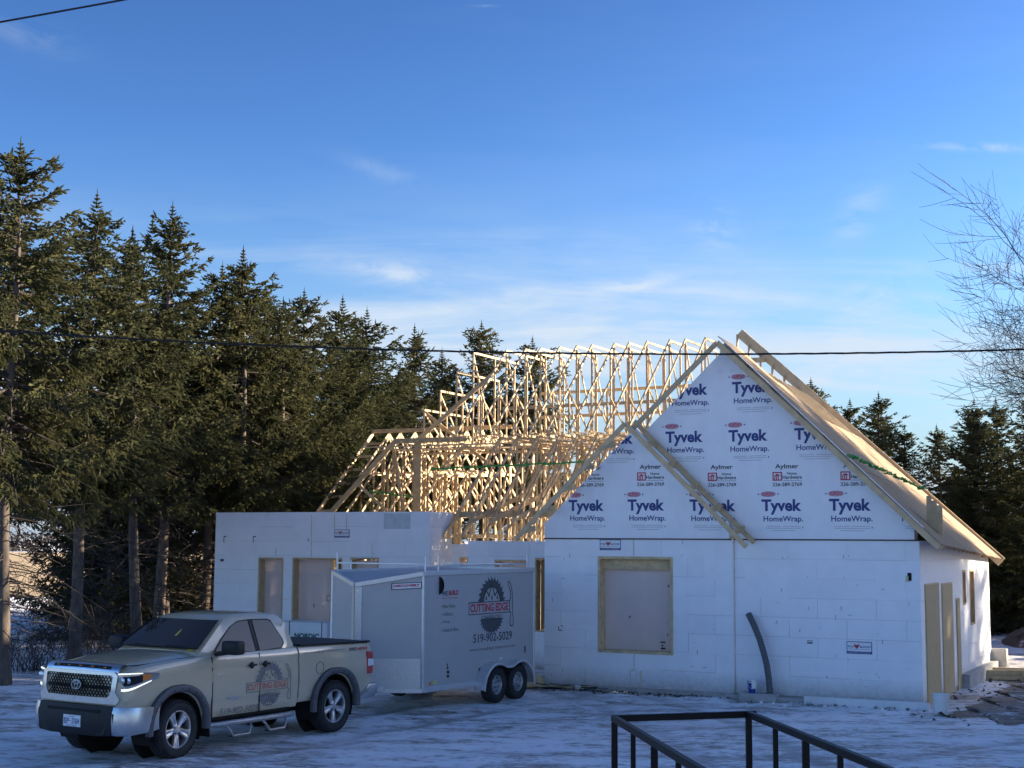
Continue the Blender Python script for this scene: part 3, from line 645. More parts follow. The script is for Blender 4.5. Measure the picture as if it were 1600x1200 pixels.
# x: half width, side top, centre top, bottom
CABT = [(1.02, .80, 1.18, 1.30, .62), (.985, .90, 1.30, 1.375, .60), (.92, .955, 1.345, 1.405, .58), (.75, 1.0, 1.385, 1.44, .55), (.4, 1.02, 1.425, 1.485, .52), (0, 1.03, 1.455, 1.52, .50), (-.45, 1.03, 1.485, 1.55, .50), (-.75, 1.03, 1.50, 1.55, .50), (-2.74, 1.03, 1.505, 1.55, .50)]
BEDT = [(-2.775, 1.03, 1.515, 1.50, .56), (-4.5, 1.03, 1.48, 1.47, .56), (-4.70, 1.025, 1.475, 1.46, .58), (-4.76, 1.00, 1.46, 1.45, .60)]
def section(x, tab):
    w, zs, zc, zb = lerpt(tab, x)
    zm = zb + (zs-zb)
    return [(w-.16, zb), (w-.05, zb+.03), (w-.012, zb+.14), (w-.020, zb+.22), (w-.004, zb+.34), (w, .93 if zb < .6 else .95), (w-.004, zs-.30), (w-.018, zs-.22), (w-.014, zs-.16), (w-.03, zs-.07), (w-.062, zs-.012), (w-.11, zs), (w*.72, zc-.025 if zc > zs else zs-.02), (w*.60, zc-.004), (w*.3, zc+.004), (0, zc+.006)]
def ysec(z):
    P = section(-1.2, CABT)
    for (y0, z0), (y1, z1) in zip(P, P[1:]):
        if z0 <= z <= z1: return y0 + (y1-y0)*(z-z0)/max(1e-6, z1-z0)
    return P[0][0] if z < P[0][1] else .97
def shell(tab, xs, name):
    mb = MB(); rings = []
    for x in xs:
        P = section(x, tab); full = [(x, y, z) for y, z in P] + [(x, -y, z) for y, z in reversed(P[:-1])]; rings.append(full)
    n = len(rings[0]); vs = [p for r in rings for p in r]
    fs = [(i*n+j, i*n+(j+1) % n, (i+1)*n+(j+1) % n, (i+1)*n+j) for i in range(len(rings)-1) for j in range(n)]
    fs += [tuple(range(n)), tuple((len(rings)-1)*n + j for j in reversed(range(n)))]
    mb.add(vs, fs); return mb.mesh(name, 'paint')
def carve(me, cutters):
    o = obj('tmp', me); cs = []
    for cm in cutters:
        c = obj('tmpc', cm); cs.append(c); md = o.modifiers.new('b', 'BOOLEAN'); md.object = c; md.operation = 'DIFFERENCE'; md.solver = 'EXACT'
    dg = bpy.context.evaluated_depsgraph_get(); dg.update(); r = bpy.data.meshes.new_from_object(o.evaluated_get(dg))
    for c in cs + [o]: bpy.data.objects.remove(c)
    return r
def cylm(x, z, r, y0, y1, n=48): return MB().lathe([(r, y0), (r, y1)], n, (x, 0, z), 'Y', True).mesh('c', 'gap_black')
def smoothed(me, ang):
    me.polygons.foreach_set('use_smooth', [True]*len(me.polygons)); me.set_sharp_from_angle(angle=R(ang)); return me
xs = [1.02, .985, .95, .92, .85, .75, .6, .4, .2, 0, -.25, -.45, -.75, -1.1, -1.5, -2.0, -2.4, -2.74]
cab = carve(shell(CABT, xs, 'body'), [cylm(0, AX+.02, .53, s*.55, s*1.3) for s in (-1, 1)])
obj('body', smoothed(cab, 28), TR)
bed = carve(shell(BEDT, [-2.775, -3.2, -3.7, -4.2, -4.5, -4.62, -4.70, -4.76], 'bed'), [cylm(-WB, AX+.02, .53, s*.55, s*1.3) for s in (-1, 1)])
bed_o = obj('bed', smoothed(bed, 28), TR)
box_obj('bed_gap', (-2.78, -.96, .6), (-2.735, .96, 1.48), 'gap_black', TR)
# greenhouse
GH = [(-.50, 1.54, .90), (-.62, 1.62, .90), (-1.12, 1.985, .93), (-1.24, 2.045, .935), (-1.42, 2.075, .94), (-1.9, 2.09, .94), (-2.35, 2.07, .94), (-2.55, 2.035, .935), (-2.66, 1.96, .93), (-2.74, 1.60, .92)]
def gy(z, yb=.945): return yb - .215*max(0, z-1.48)/.56
rings = []
for x, zt, yb in GH:
    P = [(yb, 1.44), (yb, 1.485)] + [(gy(1.485+(zt-.05-1.485)*f, yb), 1.485+(zt-.05-1.485)*f) for f in (.33, .66, 1)] + [(gy(zt, yb)-.03, zt-.012), (gy(zt, yb)-.11, zt+.004), (.35, zt+.022), (0, zt+.027)]
    rings.append([(x, y, z) for y, z in P] + [(x, -y, z) for y, z in reversed(P[:-1])])
mb = MB(); n = len(rings[0]); mb.add([p for r in rings for p in r], [(i*n+j, i*n+(j+1) % n, (i+1)*n+(j+1) % n, (i+1)*n+j) for i in range(len(rings)-1) for j in range(n)] + [tuple(range(n)), tuple((len(rings)-1)*n+j for j in reversed(range(n)))])
obj('cab_roof', mb.mesh('cab_roof', 'paint', smooth=32), TR)
# windscreen
def ws(a, f, d):      # a across -1..1, f 0 bottom .. 1 top
    x = -.545 - .60*f + .045*(1-a*a)*.7; z = 1.575 + .415*f; w = .865 - .145*f
    return (x + .022 + d*.6, a*w, z + .016 + d)
mb = MB(); mb.grid([[ws(i/8-1, j/6, .004) for i in range(17)] for j in range(7)]); wso = mb.build('windscreen', 'glass', TR, smooth=True)
mb = MB(); mb.tube([ws(-1+i/8, 0, .012) for i in range(17)], .012, 5); mb.tube([ws(-1, f/6, .008) for f in range(7)], .010, 5); mb.tube([ws(1, f/6, .008) for f in range(7)], .010, 5); mb.build('windscreen_seal', 'gap_black', wso)
mb = MB(); rect(mb, .20, .40, .25, .56, lambda a, b, d: ws(a, b, .007)); rect(mb, .215, .56, .235, .64, lambda a, b, d: ws(a, b, .007)); mb.build('hang_tag', 'yellow', wso, fix=False)
mb = MB(); mb.add([(-.47, .70, 1.566), (-.47, .80, 1.562), (-.52, .80, 1.585), (-.52, .70, 1.588)], [(0, 1, 2, 3)]); mb.build('sticker', 'yellow', wso, fix=False)
mb = MB(); mb.tube([ws(-.55 + .30*i/6, .03+.02*math.sin(i), .022) for i in range(7)], .008, 5); mb.tube([ws(.25 + .45*i/6, .035, .022) for i in range(7)], .008, 5); mb.build('wiper', 'black_plastic', wso)
# doors: panels a few millimetres proud of the body, with dark joints behind them
def side_fn(s, off): return lambda a, z, d: (a, s*(ysec(z) + off + d), z)
def side_panel(name, outline_x, s, off, zs):
    mb = MB(); rows = []
    for z in zs:
        x0, x1 = outline_x(z); rows.append([(x0 + (x1-x0)*i/6, s*(ysec(z)+off), z) for i in range(7)])
    mb.grid(rows)
    return mb.build(name, 'paint', TR, smooth=True)
zs_d = [.535, .56, .60, .64, .68, .72, .78, .84, .90, .93, 1.0, 1.1, 1.2, 1.24, 1.285, 1.30, 1.345, 1.38, 1.435, 1.47]
for s in (-1, 1):
    mb = MB()
    for xx in (-.715, -1.795): mb.beam((xx, s*1.026, .53), (xx, s*1.026, 1.0), .014, .014); mb.beam((xx, s*1.026, 1.0), (xx, s*(1.026-.03), 1.47), .014, .014)
    mb.beam((-.72, s*1.0, .525), (-2.55, s*1.0, .525), .014, .03); mb.build('door_gap', 'gap_black', TR)
    fd = side_panel('front_door', lambda z: (-.725, -1.785), s, .006, zs_d)
    rd = side_panel('rear_door', lambda z: (-1.805, -2.60 + max(0, .75-z)*.5), s, .006, zs_d)
    for dr, hx in ((fd, -1.60), (rd, -1.92)):
        mb = MB(); mb.tube([(hx+.09, s*1.045, 1.285), (hx+.06, s*1.062, 1.29), (hx-.06, s*1.062, 1.29), (hx-.09, s*1.045, 1.285)], .017, 8)
        mb.lathe([(.0, -.002), (.055, .004), (.05, .008), (0, .006)], 16, (hx+.0, s*1.028, 1.285), 'Y'); mb.build('handle', 'black_plastic', dr, smooth=True)
    # side glass with dark surround
    gl = lambda a, z, d, s=s: (a, s*(gy(z)+d), z)
    WF = [(-.86, 1.545), (-1.10, 1.745), (-1.33, 1.90), (-1.52, 1.972), (-1.76, 1.985), (-1.775, 1.495), (-1.3, 1.515)]
    WR = [(-1.875, 1.495), (-1.865, 1.985), (-2.22, 1.975), (-2.30, 1.95), (-2.47, 1.66), (-2.48, 1.59), (-2.40, 1.52)]
    for W, dr in ((WF, fd), (WR, rd)):
        cx = sum(p[0] for p in W)/len(W); cz = sum(p[1] for p in W)/len(W)
        big = [(cx+(a-cx)*1.045, cz+(z-cz)*1.06) for a, z in W]
        MB().ring(big, W, gl, .004, .011).build('window_seal', 'gap_black', dr)
        m_ = MB(); poly(m_, W, gl, .0065); m_.build('window', 'glass_side', dr, fix=False)
    m_ = MB(); poly(m_, [(-1.785, 1.49), (-1.785, 2.0), (-1.86, 2.0), (-1.868, 1.49)], gl, .0062); m_.build('pillar_trim', 'black_plastic', TR, fix=False)
    # mirror
    mb = MB(); mb.box((-1.02, min(s*1.09, s*1.42), 1.505), (-.80, max(s*1.09, s*1.42), 1.715)); mi = mb.build('mirror', 'black_plastic', TR, bevel=.04, seg=3, smooth=True)
    MB().beam((-.84, s*.94, 1.495), (-.90, s*1.16, 1.525), .09, .055).build('mirror_arm', 'black_plastic', mi, bevel=.01)
    # rock rail with drop steps
    mb = MB(); mb.tube([(-.70, s*.96, .42), (-.85, s*1.03, .42), (-2.55, s*1.03, .42), (-2.68, s*.96, .42)], .045, 10); st = mb.build('side_step', 'steel_wheel', TR, smooth=40)
    for x0 in (-1.02, -1.86):
        mb = MB(); mb.tube([(x0, s*1.03, .40), (x0-.05, s*1.08, .33), (x0-.11, s*1.10, .23), (x0-.47, s*1.10, .23), (x0-.53, s*1.08, .33), (x0-.58, s*1.03, .40)], .020, 8)
        mb.build('drop_step', 'steel_wheel', st, smooth=40); box_obj('step_pad', (x0-.49, min(s*1.01, s*1.12), .208), (x0-.09, max(s*1.01, s*1.12), .226), 'flare', st)
    # fender flares
    for cx in (0.0, -WB):
        rows = []
        for i in range(41):
            an = R(-12 + 204*i/40); ca, sa = math.cos(an), math.sin(an); zc = AX + .02
            k = 1.0 + .035*abs(math.sin(2*an))
            rows.append([(cx + r*k*ca, s*y, max(.40, zc + r*k*sa)) for r, y in ((.535, .93), (.535, 1.075), (.56, 1.10), (.615, 1.10), (.64, 1.085), (.645, 1.02))])
        mb = MB(); mb.grid(rows); fo = mb.build('fender_flare', 'flare', TR, smooth=50)
        mb = MB()
        for i in range(2, 11): an = R(15*i); mb.lathe([(.0, .004), (.011, .002), (.012, 0)], 8, (cx + .59*math.cos(an), s*1.102 - (0 if s > 0 else .004), AX + .02 + .59*math.sin(an)), 'Y')
        mb.build('bolts', 'gap_black', fo)['kind'] = 'stuff'; fo.data.materials[0] = MAT['flare']
        mb = MB(); rows = [[(cx + .525*math.cos(R(-25+230*i/30)), s*y, AX + .02 + .525*math.sin(R(-25+230*i/30))) for y in (.58, 1.0)] for i in range(31)]; mb.grid(rows); mb.lathe([(.0, 0), (.525, 0)], 30, (cx, s*.58, AX+.02), 'Y'); mb.build('wheel_well', 'gap_black', TR, fix=False)
    MB().box((-.66, min(s*.80, s*1.05), .26), (-.645, max(s*.80, s*1.05), .56)).build('mud_flap', 'gap_black', TR)
# wheels
def tyre_mesh(r, w, rim, nm='tyre'):
    h = w/2; mb = MB(); pr = [(rim, -h*.80), (rim+.02, -h*.93), (rim+(r-rim)*.5, -h*1.04), (r-.045, -h*.98), (r-.012, -h*.86), (r, -h*.70), (r, -h*.36), (r-.011, -h*.34), (r-.011, -h*.28), (r, -h*.26), (r, h*.26), (r-.011, h*.28), (r-.011, h*.34), (r, h*.36), (r, h*.70), (r-.012, h*.86), (r-.045, h*.98), (rim+(r-rim)*.5, h*1.04), (rim+.02, h*.93), (rim, h*.80)]
    mb.lathe(pr, 56, axis='Y')
    for i in range(56):       # shoulder lugs
        a = 2*math.pi*(i+.5)/56
        for s in (-1, 1):
            c, sn = math.cos(a), math.sin(a); p = Vector((c*(r-.012), s*h*.80, sn*(r-.012))); q = Vector((c*(r-.05), s*h*1.0, sn*(r-.05))); mb.beam(p, q, .02, .03, (c, 0, sn))
    return mb.mesh(nm, 'rubber', smooth=35)
def truck_rim():
    mb = MB(); mb.lathe([(.265, -.10), (.255, .095), (.268, .115), (.280, .115), (.285, .09), (.285, -.10)], 48, axis='Y')
    for k in range(5):
        a = R(90 + 72*k); ca, sa = math.cos(a), math.sin(a); n_ = (-sa, ca)
        def f(r, w, y): return (ca*r + n_[0]*w, y, sa*r + n_[1]*w)
        rows = [[f(r, -w, y-.045), f(r, -w*.92, y-.004), f(r, -w*.35, y), f(r, 0, y-.012), f(r, w*.35, y), f(r, w*.92, y-.004), f(r, w, y-.045)] for r, w, y in ((.05, .048, .086), (.10, .050, .092), (.16, .052, .100), (.21, .062, .106), (.263, .080, .106))]
        mb.grid(rows)
    mb.lathe([(.085, .05), (.085, .09), (.07, .098), (.045, .10), (.04, .106), (0, .107)], 24, axis='Y')
    return mb.mesh('rim', 'alloy', smooth=38, weld=True)
def lug_mesh(n, rr, y, r):
    mb = MB()
    for k in range(n): a = R(90 + 36 + 360/n*k); mb.lathe([(r, y-.02), (r, y), (0, y+.002)], 8, (rr*math.cos(a), 0, rr*math.sin(a)), 'Y')
    return mb.mesh('lug_nut', 'black_plastic')
ty, rm, lg = tyre_mesh(.44, .27, .275), truck_rim(), lug_mesh(5, .072, .105, .013)
hubm = MB().lathe([(.25, -.05), (.17, -.03), (.17, .0), (0, .0)], 32, axis='Y').mesh('brake_disc', 'gap_black')
def wheel(root, name, x, y, s, steer, tym, rmm, extra, z):
    w = obj(name, tym, root, (x, y, z), (0, random.Random(x).uniform(0, 6), 0)); w.rotation_euler = (0, random.Random(x+y).uniform(0, 6), steer + (0 if s > 0 else math.pi))
    r_ = obj('rim', rmm, w, (0, 0, 0))
    for nm, me in extra: obj(nm, me, w)['kind'] = 'stuff' if nm != 'brake_disc' else 'thing'
    return w
for s in (1, -1):
    for x, st in ((0.0, R(4)), (-WB, 0)): wheel(TR, 'wheel', x, s*.915, s, st, ty, rm, (('lug_nuts', lg), ('brake_disc', hubm)), AX)
# nose: grille, chrome, lamps, bumper ------------------------------------------------
def xf(y): return 1.045 - .055*(abs(y)/.8)**2.2
ff = lambda a, z, d: (xf(a) - .10*max(0, z-1.12) + d, a, z)
def dens(pts, k=6):
    out = []
    for (a, b), (c, d) in zip(pts, pts[1:] + pts[:1]):
        out += [(a+(c-a)*i/k, b+(d-b)*i/k) for i in range(k)]
    return out
GO = dens([(-.73, 1.345), (.73, 1.345), (.80, 1.30), (.775, 1.05), (.86, .955), (.80, .885), (-.80, .885), (-.86, .955), (-.775, 1.05), (-.80, 1.30)])
GI = dens([(-.68, 1.298), (.68, 1.298), (.715, 1.275), (.70, 1.07), (.66, .995), (.62, .975), (-.62, .975), (-.66, .995), (-.70, 1.07), (-.715, 1.275)])
gs = MB().ring(GO, GI, ff, -.05, .045).build('grille_surround', 'chrome', TR, smooth=30)
mb = MB(); mb.prism(GI, ff, -.03, .004); mb.build('grille_back', 'gap_black', TR)
mb = MB(); rnd = random.Random(1)
for r in range(8):
    z = .995 + r*.0405
    for c in range(-11, 12):
        y = c*.062 + (.031 if r % 2 else 0); lim = .70 if z > 1.05 else .64
        if abs(y) > lim: continue
        for k in range(6):
            a0, a1 = R(60*k+30), R(60*k+90)
            if k in (0, 1, 2): mb.beam(ff(y+.035*math.cos(a0), z+.026*math.sin(a0), .014), ff(y+.035*math.cos(a1), z+.026*math.sin(a1), .014), .010, .022, (1, 0, 0))
gm = mb.build('grille_mesh', 'grille_black', TR, fix=False); gm['kind'] = 'stuff'
MB().prism([(-.68, 1.10), (.68, 1.10), (.69, 1.145), (-.69, 1.145)], ff, -.03, .026).build('grille_bar', 'grille_black', TR)
def ell(rx, rz, cy=0, cz=1.14, n=28): return [(cy + rx*math.cos(2*math.pi*i/n), cz + rz*math.sin(2*math.pi*i/n)) for i in range(n)]
em = MB(); em.ring(ell(.105, .075), ell(.090, .062), ff, .034, .050); em.ring(ell(.038, .066), ell(.026, .054), ff, .034, .049); em.ring(ell(.072, .026, 0, 1.172), ell(.060, .016, 0, 1.172), ff, .034, .0485)
emo = em.build('emblem', 'steel_wheel', TR); MB().prism(ell(.102, .072), ff, .0, .036).build('emblem_back', 'black_plastic', emo)
# chrome hood scoop
def hd(y, f, d):   # f 0 front lip .. 1 back
    return (1.03 - .05*(abs(y)/.8)**2 - .16*f, y, 1.345 + .075*f - .02*(abs(y)/.8)**2 + d)
mb = MB(); mb.grid([[hd(-.78 + 1.56*i/16, f, d) for i in range(17)] for f, d in ((0, -.01), (0, .02), (.15, .055), (.45, .075), (.8, .06), (1.0, .03), (1.12, -.01))]); sc_ = mb.build('hood_scoop', 'chrome', TR, smooth=60)
mb = MB(); mb.grid([[hd(-.62 + 1.24*i/12, f, d) for i in range(13)] for f, d in ((.06, .040), (.24, .070))]); mb.build('scoop_slot', 'gap_black', sc_, fix=False)
mb = MB()
for y in (-.5, -.25, 0, .25, .5): p = Vector(hd(y, .13, .058)); mb.box(p - Vector((.01, .022, .008)), p + Vector((.012, .022, .008)))
mb.build('marker_lamp', 'amber', sc_)
# hood joint line
for s in (-1, 1): MB().tube([(.80, s*.76, 1.425), (.6, s*.80, 1.425), (.2, s*.84, 1.452), (-.2, s*.87, 1.478), (-.45, s*.885, 1.49)], .008, 5).build('hood_gap', 'gap_black', TR)
for s in (-1, 1):
    # path round the corner: (x, y)
    HP = [(.985, .775), (.965, .85), (.925, .93), (.85, .985), (.72, 1.012), (.56, 1.028), (.42, 1.036)]
    lo = [1.075, 1.060, 1.065, 1.095, 1.145, 1.20, 1.245]; hi = [1.335, 1.342, 1.345, 1.345, 1.34, 1.33, 1.315]
    def hl(i, f, off): x, y = HP[i]; return (x + off*.7, s*(y + off*.7), lo[i] + (hi[i]-lo[i])*f)
    mb = MB(); mb.grid([[hl(i, f, o) for i in range(7)] for f, o in ((0, -.01), (.0, .022), (.5, .030), (1, .020), (1, -.01))]); h_ = mb.build('headlight', 'lamp_glass', TR, smooth=50)
    mb = MB(); mb.grid([[hl(i, f, .033) for i in range(1, 5)] for f in (.32, .80)]); mb.build('lamp_housing', 'glass', h_, fix=False)
    mb = MB()
    for i_, fz in ((1, .6), (2, .58)): p = Vector(hl(i_, fz, .036)); mb.lathe([(0, .012), (.03, .008), (.045, 0)], 14, p, 'X')
    mb.build('projector_lens', 'chrome', h_, smooth=True)
    mb = MB(); mb.grid([[hl(i, f, .036) for i in range(6)] for f in (.05, .17)]); mb.grid([[hl(i, f, .036) for i in range(5)] for f in (.91, .98)]); mb.build('running_light', 'led', h_, fix=False)
    mb = MB(); mb.grid([[hl(i, f, .034) for i in range(4, 6)] for f in (.35, .85)]); mb.build('side_marker', 'amber', h_, fix=False)
# bumper
def bumper_path(pts, zlo, zhi, off):
    rows = []
    for f, o in ((0, -.06), (0, -.01), (.12, .012), (.45, .02), (.80, .012), (1, -.01), (1, -.07)):
        rows.append([(x + o, y + (o*.5 if y > .8 else -o*.5 if y < -.8 else 0), a + (b-a)*f) for (x, y), a, b in zip(pts, zlo, zhi)])
    return rows
cpts = [(1.085, -.78), (1.115, -.5), (1.125, 0), (1.115, .5), (1.085, .78)]
mb = MB(); mb.grid(bumper_path(cpts, [.44, .42, .42, .42, .44], [.86]*5, 0)); bc = mb.build('front_bumper', 'black_plastic', TR, smooth=45)
MB().box((1.07, -.56, .755), (1.138, .56, .80)).build('bumper_slot', 'gap_black', bc, bevel=.01)
MB().prism([(-.66, .44), (.66, .44), (.70, .56), (.66, .70), (-.66, .70), (-.70, .56)], lambda a, z, d: (1.118 - .03*(abs(a)/.7)**2 + d, a, z), 0, .026).build('lower_panel', 'black_plastic', bc, bevel=.01)
for s in (-1, 1):
    pts = [(1.09, s*.70), (1.06, s*.86), (.96, s*1.0), (.80, s*1.065), (.60, s*1.085), (.44, s*1.09)]
    mb = MB(); mb.grid(bumper_path(pts, [.45, .44, .44, .46, .47, .50], [.85, .85, .845, .84, .83, .82], 0)); cb = mb.build('bumper_corner', 'chrome', TR, smooth=45)
    fb = lambda a, z, d: (1.062 - (abs(a)-.80)*.85 + d, a, z)
    MB().prism([(s*.80, .60), (s*.94, .60), (s*.95, .76), (s*.79, .76)], fb, .0, .035).build('fog_recess', 'gap_black', cb, bevel=.008)
    mb = MB(); c_ = fb(s*.875, .675, .036); mb.lathe([(.045, 0), (.04, .012), (.0, .018)], 18, c_, 'X'); mb.build('fog_light', 'white_lamp', cb, smooth=True)
fp = lambda a, z, d: (1.146 + d, a, z)
pl_ = MB().box((1.13, -.185, .53), (1.148, .185, .70)).build('licence_plate', 'print_white', TR, bevel=.004)
fpl = lambda a, z, d: (1.1495 + d, a, z)
mb = MB(); text(mb, 'BP', -.165, .57, -.055, .655, fpl, .01); text(mb, '37684', .005, .57, .165, .655, fpl, .01); text(mb, '-', -.04, .61, -.01, .62, fpl, .01); text(mb, 'ONTARIO', -.06, .668, .06, .685, fpl, .01); text(mb, 'YOURS TO DISCOVER', -.11, .54, .11, .556, fpl, .01)
mb.build('plate_letters', 'print_navy', pl_, fix=False)
# tail: tonneau, lamps, rear bumper, tailgate
MB().grid([[(x, y, z + .012*(1-(y/.95)**2)) for x, z in ((-2.80, 1.535), (-3.4, 1.525), (-4.0, 1.515), (-4.70, 1.498))] for y in (-.95, -.6, 0, .6, .95)]).build('bed_cover', 'black_plastic', TR, fix=False)
for s in (-1, 1):
    MB().beam((-2.79, s*.965, 1.527), (-4.72, s*.955, 1.490), .09, .035).build('bed_rail', 'black_plastic', TR, bevel=.006)
    tl = MB().prism([(-4.60, .92), (-4.60, 1.33), (-4.775, 1.31), (-4.775, .93)], lambda a, z, d: (a, s*d, z), .95, 1.036).build('tail_light', 'red_lamp', TR, bevel=.012)
    MB().prism([(-4.625, 1.06), (-4.625, 1.19), (-4.78, 1.18), (-4.78, 1.07)], lambda a, z, d: (a, s*d, z), .955, 1.0395).build('reverse_lamp', 'white_lamp', tl)
    MB().prism([(-4.36, .50), (-4.80, .50), (-4.92, .58), (-4.92, .76), (-4.66, .74)], lambda a, z, d: (a, s*d, z), .78, 1.045).build('bumper_end', 'chrome', TR, bevel=.03, seg=2, smooth=40)
MB().box((-4.93, -.78, .56), (-4.70, .78, .76)).build('rear_bumper', 'chrome', TR, bevel=.02)
# chassis so that the underside is closed
mb = MB(); mb.box((-4.6, -.55, .38), (.8, -.42, .52)); mb.box((-4.6, .42, .38), (.8, .55, .52)); mb.box((-2.6, -.9, .46), (.6, .9, .52)); mb.tube([(-WB, -.85, AX), (-WB, .85, AX)], .07, 10); mb.tube([(0, -.85, AX-.04), (0, .85, AX-.04)], .05, 10); mb.lathe([(0, -.14), (.13, -.10), (.16, 0), (.13, .10), (0, .14)], 14, (-WB, 0, AX), 'X'); mb.build('chassis', 'gap_black', TR)
# printing on the doors ---------------------------------------------------------------
def logo(L, cx, cz, k, fn, bcol='dark', rcol='red'):
    """saw blade, roofs, hammer banner and name, k metres wide"""
    r0, r1 = .235*k, .275*k
    for half, zc in ((0, cz + .035*k), (1, cz - .13*k)):
        n = 13; P = []
        for i in range(n):
            a0 = math.pi*(i/n) + (math.pi if half else 0); a1 = math.pi*((i+.72)/n) + (math.pi if half else 0); a2 = math.pi*((i+.78)/n) + (math.pi if half else 0)
            for a, r in ((a0, r0), (a1, r1), (a2, r0)): P.append((a, r))
        sx = .86 if half else 1.0; sz = .62 if half else 1.0
        in_r = .0 if half else .155*k
        for (a, r), (b, q) in zip(P, P[1:]):
            pts = [(cx+sx*in_r*math.cos(a), zc+sz*in_r*math.sin(a)), (cx+sx*r*math.cos(a), zc+sz*r*math.sin(a)), (cx+sx*q*math.cos(b), zc+sz*q*math.sin(b)), (cx+sx*in_r*math.cos(b), zc+sz*in_r*math.sin(b))]
            L[bcol].add([fn(x, z, 0) for x, z in (pts if in_r else pts[1:3] + [(cx, zc)])], [(0, 1, 2, 3)] if in_r else [(0, 1, 2)])
    for x0, w_, h_ in ((-.11, .15, .13), (.11, .15, .12), (0, .15, .20)):
        b0 = cz + .045*k; X0 = cx + x0*k; W = w_*k/2; T = b0 + h_*k; t_ = .018*k
        for s in (-1, 1): poly(L[bcol], [(X0+s*W, b0+.05*k), (X0+s*(W-t_*1.4), b0+.05*k), (X0, T-t_*1.6), (X0, T)], fn)
        poly(L[bcol], [(X0-.02*k, b0+.02*k), (X0+.02*k, b0+.02*k), (X0, b0+.075*k)], fn)
    bw, bh, t_ = .45*k, .085*k, .010*k
    L[bcol].ring([(cx-bw, cz-bh), (cx+bw*.82, cz-bh), (cx+bw*.82, cz+bh*.55), (cx-bw, cz+bh*.55)], [(cx-bw+t_, cz-bh+t_), (cx+bw*.82-t_, cz-bh+t_), (cx+bw*.82-t_, cz+bh*.55-t_), (cx-bw+t_, cz+bh*.55-t_)], fn, 0, .0004)
    # hammer head on the right end
    hx = cx + bw*.82
    hp = [(hx-.03*k, cz+.25*k), (hx+.02*k, cz+.21*k), (hx+.055*k, cz+.10*k), (hx+.055*k, cz-.09*k), (hx+.075*k, cz-.16*k), (hx+.065*k, cz-.23*k), (hx+.01*k, cz-.23*k), (hx+.005*k, cz-.16*k), (hx+.02*k, cz-.09*k), (hx-.005*k, cz-.08*k), (hx-.005*k, cz+.05*k), (hx+.02*k, cz+.07*k), (hx+.01*k, cz+.14*k), (hx-.045*k, cz+.22*k)]
    mx = sum(p[0] for p in hp)/len(hp); 
    for (a, b), (c, d) in zip(hp, hp[1:] + hp[:1]):
        v = Vector((c-a, d-b)); nrm = Vector((-v.y, v.x)).normalized()*.006*k; poly(L[bcol], [(a-nrm.x, b-nrm.y), (c-nrm.x, d-nrm.y), (c+nrm.x, d+nrm.y), (a+nrm.x, b+nrm.y)], fn)
    text(L[rcol], 'CUTTING EDGE', cx-bw+.03*k, cz-bh+.025*k, hx-.03*k, cz+bh*.55-.02*k, fn, .03)
    text(L[bcol], 'CARPENTRY', cx-.20*k, cz-.148*k, cx+.22*k, cz-.10*k, fn, .0)
fdr = lambda a, z, d: (-a, ysec(z) + .0125 + d*.3, z)      # a runs to the right as seen
L = Multi(dict(dark='print_faint', red='print_salmon')); logo(L, 2.02, .955, 1.22, fdr); L.build('door_logo', TR)
mb = MB(); text(mb, '519-902-5029', .90, .555, 1.78, .66, fdr, .0, .1); mb.build('door_number', 'print_faint', TR, fix=False)
fbd = lambda a, z, d: (-a, 1.024 - max(0, z-1.25)*.08 + .005 + d, z)
mb = MB(); text(mb, 'www.CuttingEdgeCarpentryinc.com', 2.88, 1.372, 3.98, 1.42, fbd); mb.build('bed_print', 'print_faint', bed_o, fix=False)
mb = MB(); text(mb, 'TRD', 4.10, 1.355, 4.33, 1.41, fbd, .03, .2); mb.build('bed_print', 'print_dark', bed_o, fix=False)
mb = MB(); text(mb, '4X4', 4.35, 1.355, 4.62, 1.41, fbd, .03, .2); mb.build('bed_print', 'print_red', bed_o, fix=False)
fbg = lambda a, z, d: (-a, ysec(z) + .0145 + d, z)
mb = MB(); text(mb, 'TUNDRA', 1.02, .775, 1.36, .83, fbg, .04); text(mb, 'V8', .80, 1.17, .86, 1.21, fbg, .03); text(mb, '5.7L', .87, 1.17, .95, 1.21, fbg, .03); mb.build('badge', 'alu_trim', TR, fix=False)
mb = MB(); mb.ring(ell(.105, .105, 3.30, 1.12), ell(.097, .097, 3.30, 1.12), lambda a, z, d: (-a, 1.029 + d, z), 0, .003); mb.build('fuel_door', 'gap_black', bed_o)

# ------------------------------------------------------------------ enclosed trailer
TL = thing('cargo_trailer', 'grey enclosed tandem axle cargo trailer with pointed nose and roof rack', 'trailer', (-1.067, 30.593, 0.0), math.atan2(-.85365, -.52085))
YL, YR, YC = 1.02, -1.20, -.09
Z0, Z1 = .44, 2.66
out = [(-1.33, YL), (2.85, YL), (3.56, YC), (2.85, YR), (-1.33, YR)]
zt = [2.68, 2.66, 2.44, 2.66, 2.68]
mb = MB(); mb.add([(x, y, Z0) for x, y in out] + [(x, y, z) for (x, y), z in zip(out, zt)], [(0, 1, 2, 3, 4), (5, 9, 8, 6), (6, 8, 7), (0, 5, 6, 1), (1, 6, 7, 2), (2, 7, 8, 3), (3, 8, 9, 4), (4, 9, 5, 0)])
bd = mb.build('body', 'aluminium', TL)
for i in range(5):
    j = (i+1) % 5; p, q = Vector((*out[i], zt[i])), Vector((*out[j], zt[j]))
    MB().beam(p, q, .07, .09).build('edge_trim', 'alu_trim', TL, bevel=.006); MB().beam((*out[i], Z0), (*out[j], Z0), .05, .09).build('edge_trim', 'alu_trim', TL, bevel=.006)
    if i != 2: MB().beam((*out[i], Z0), (*out[i], zt[i]), .05, .05).build('corner_post', 'alu_trim', TL, bevel=.008)
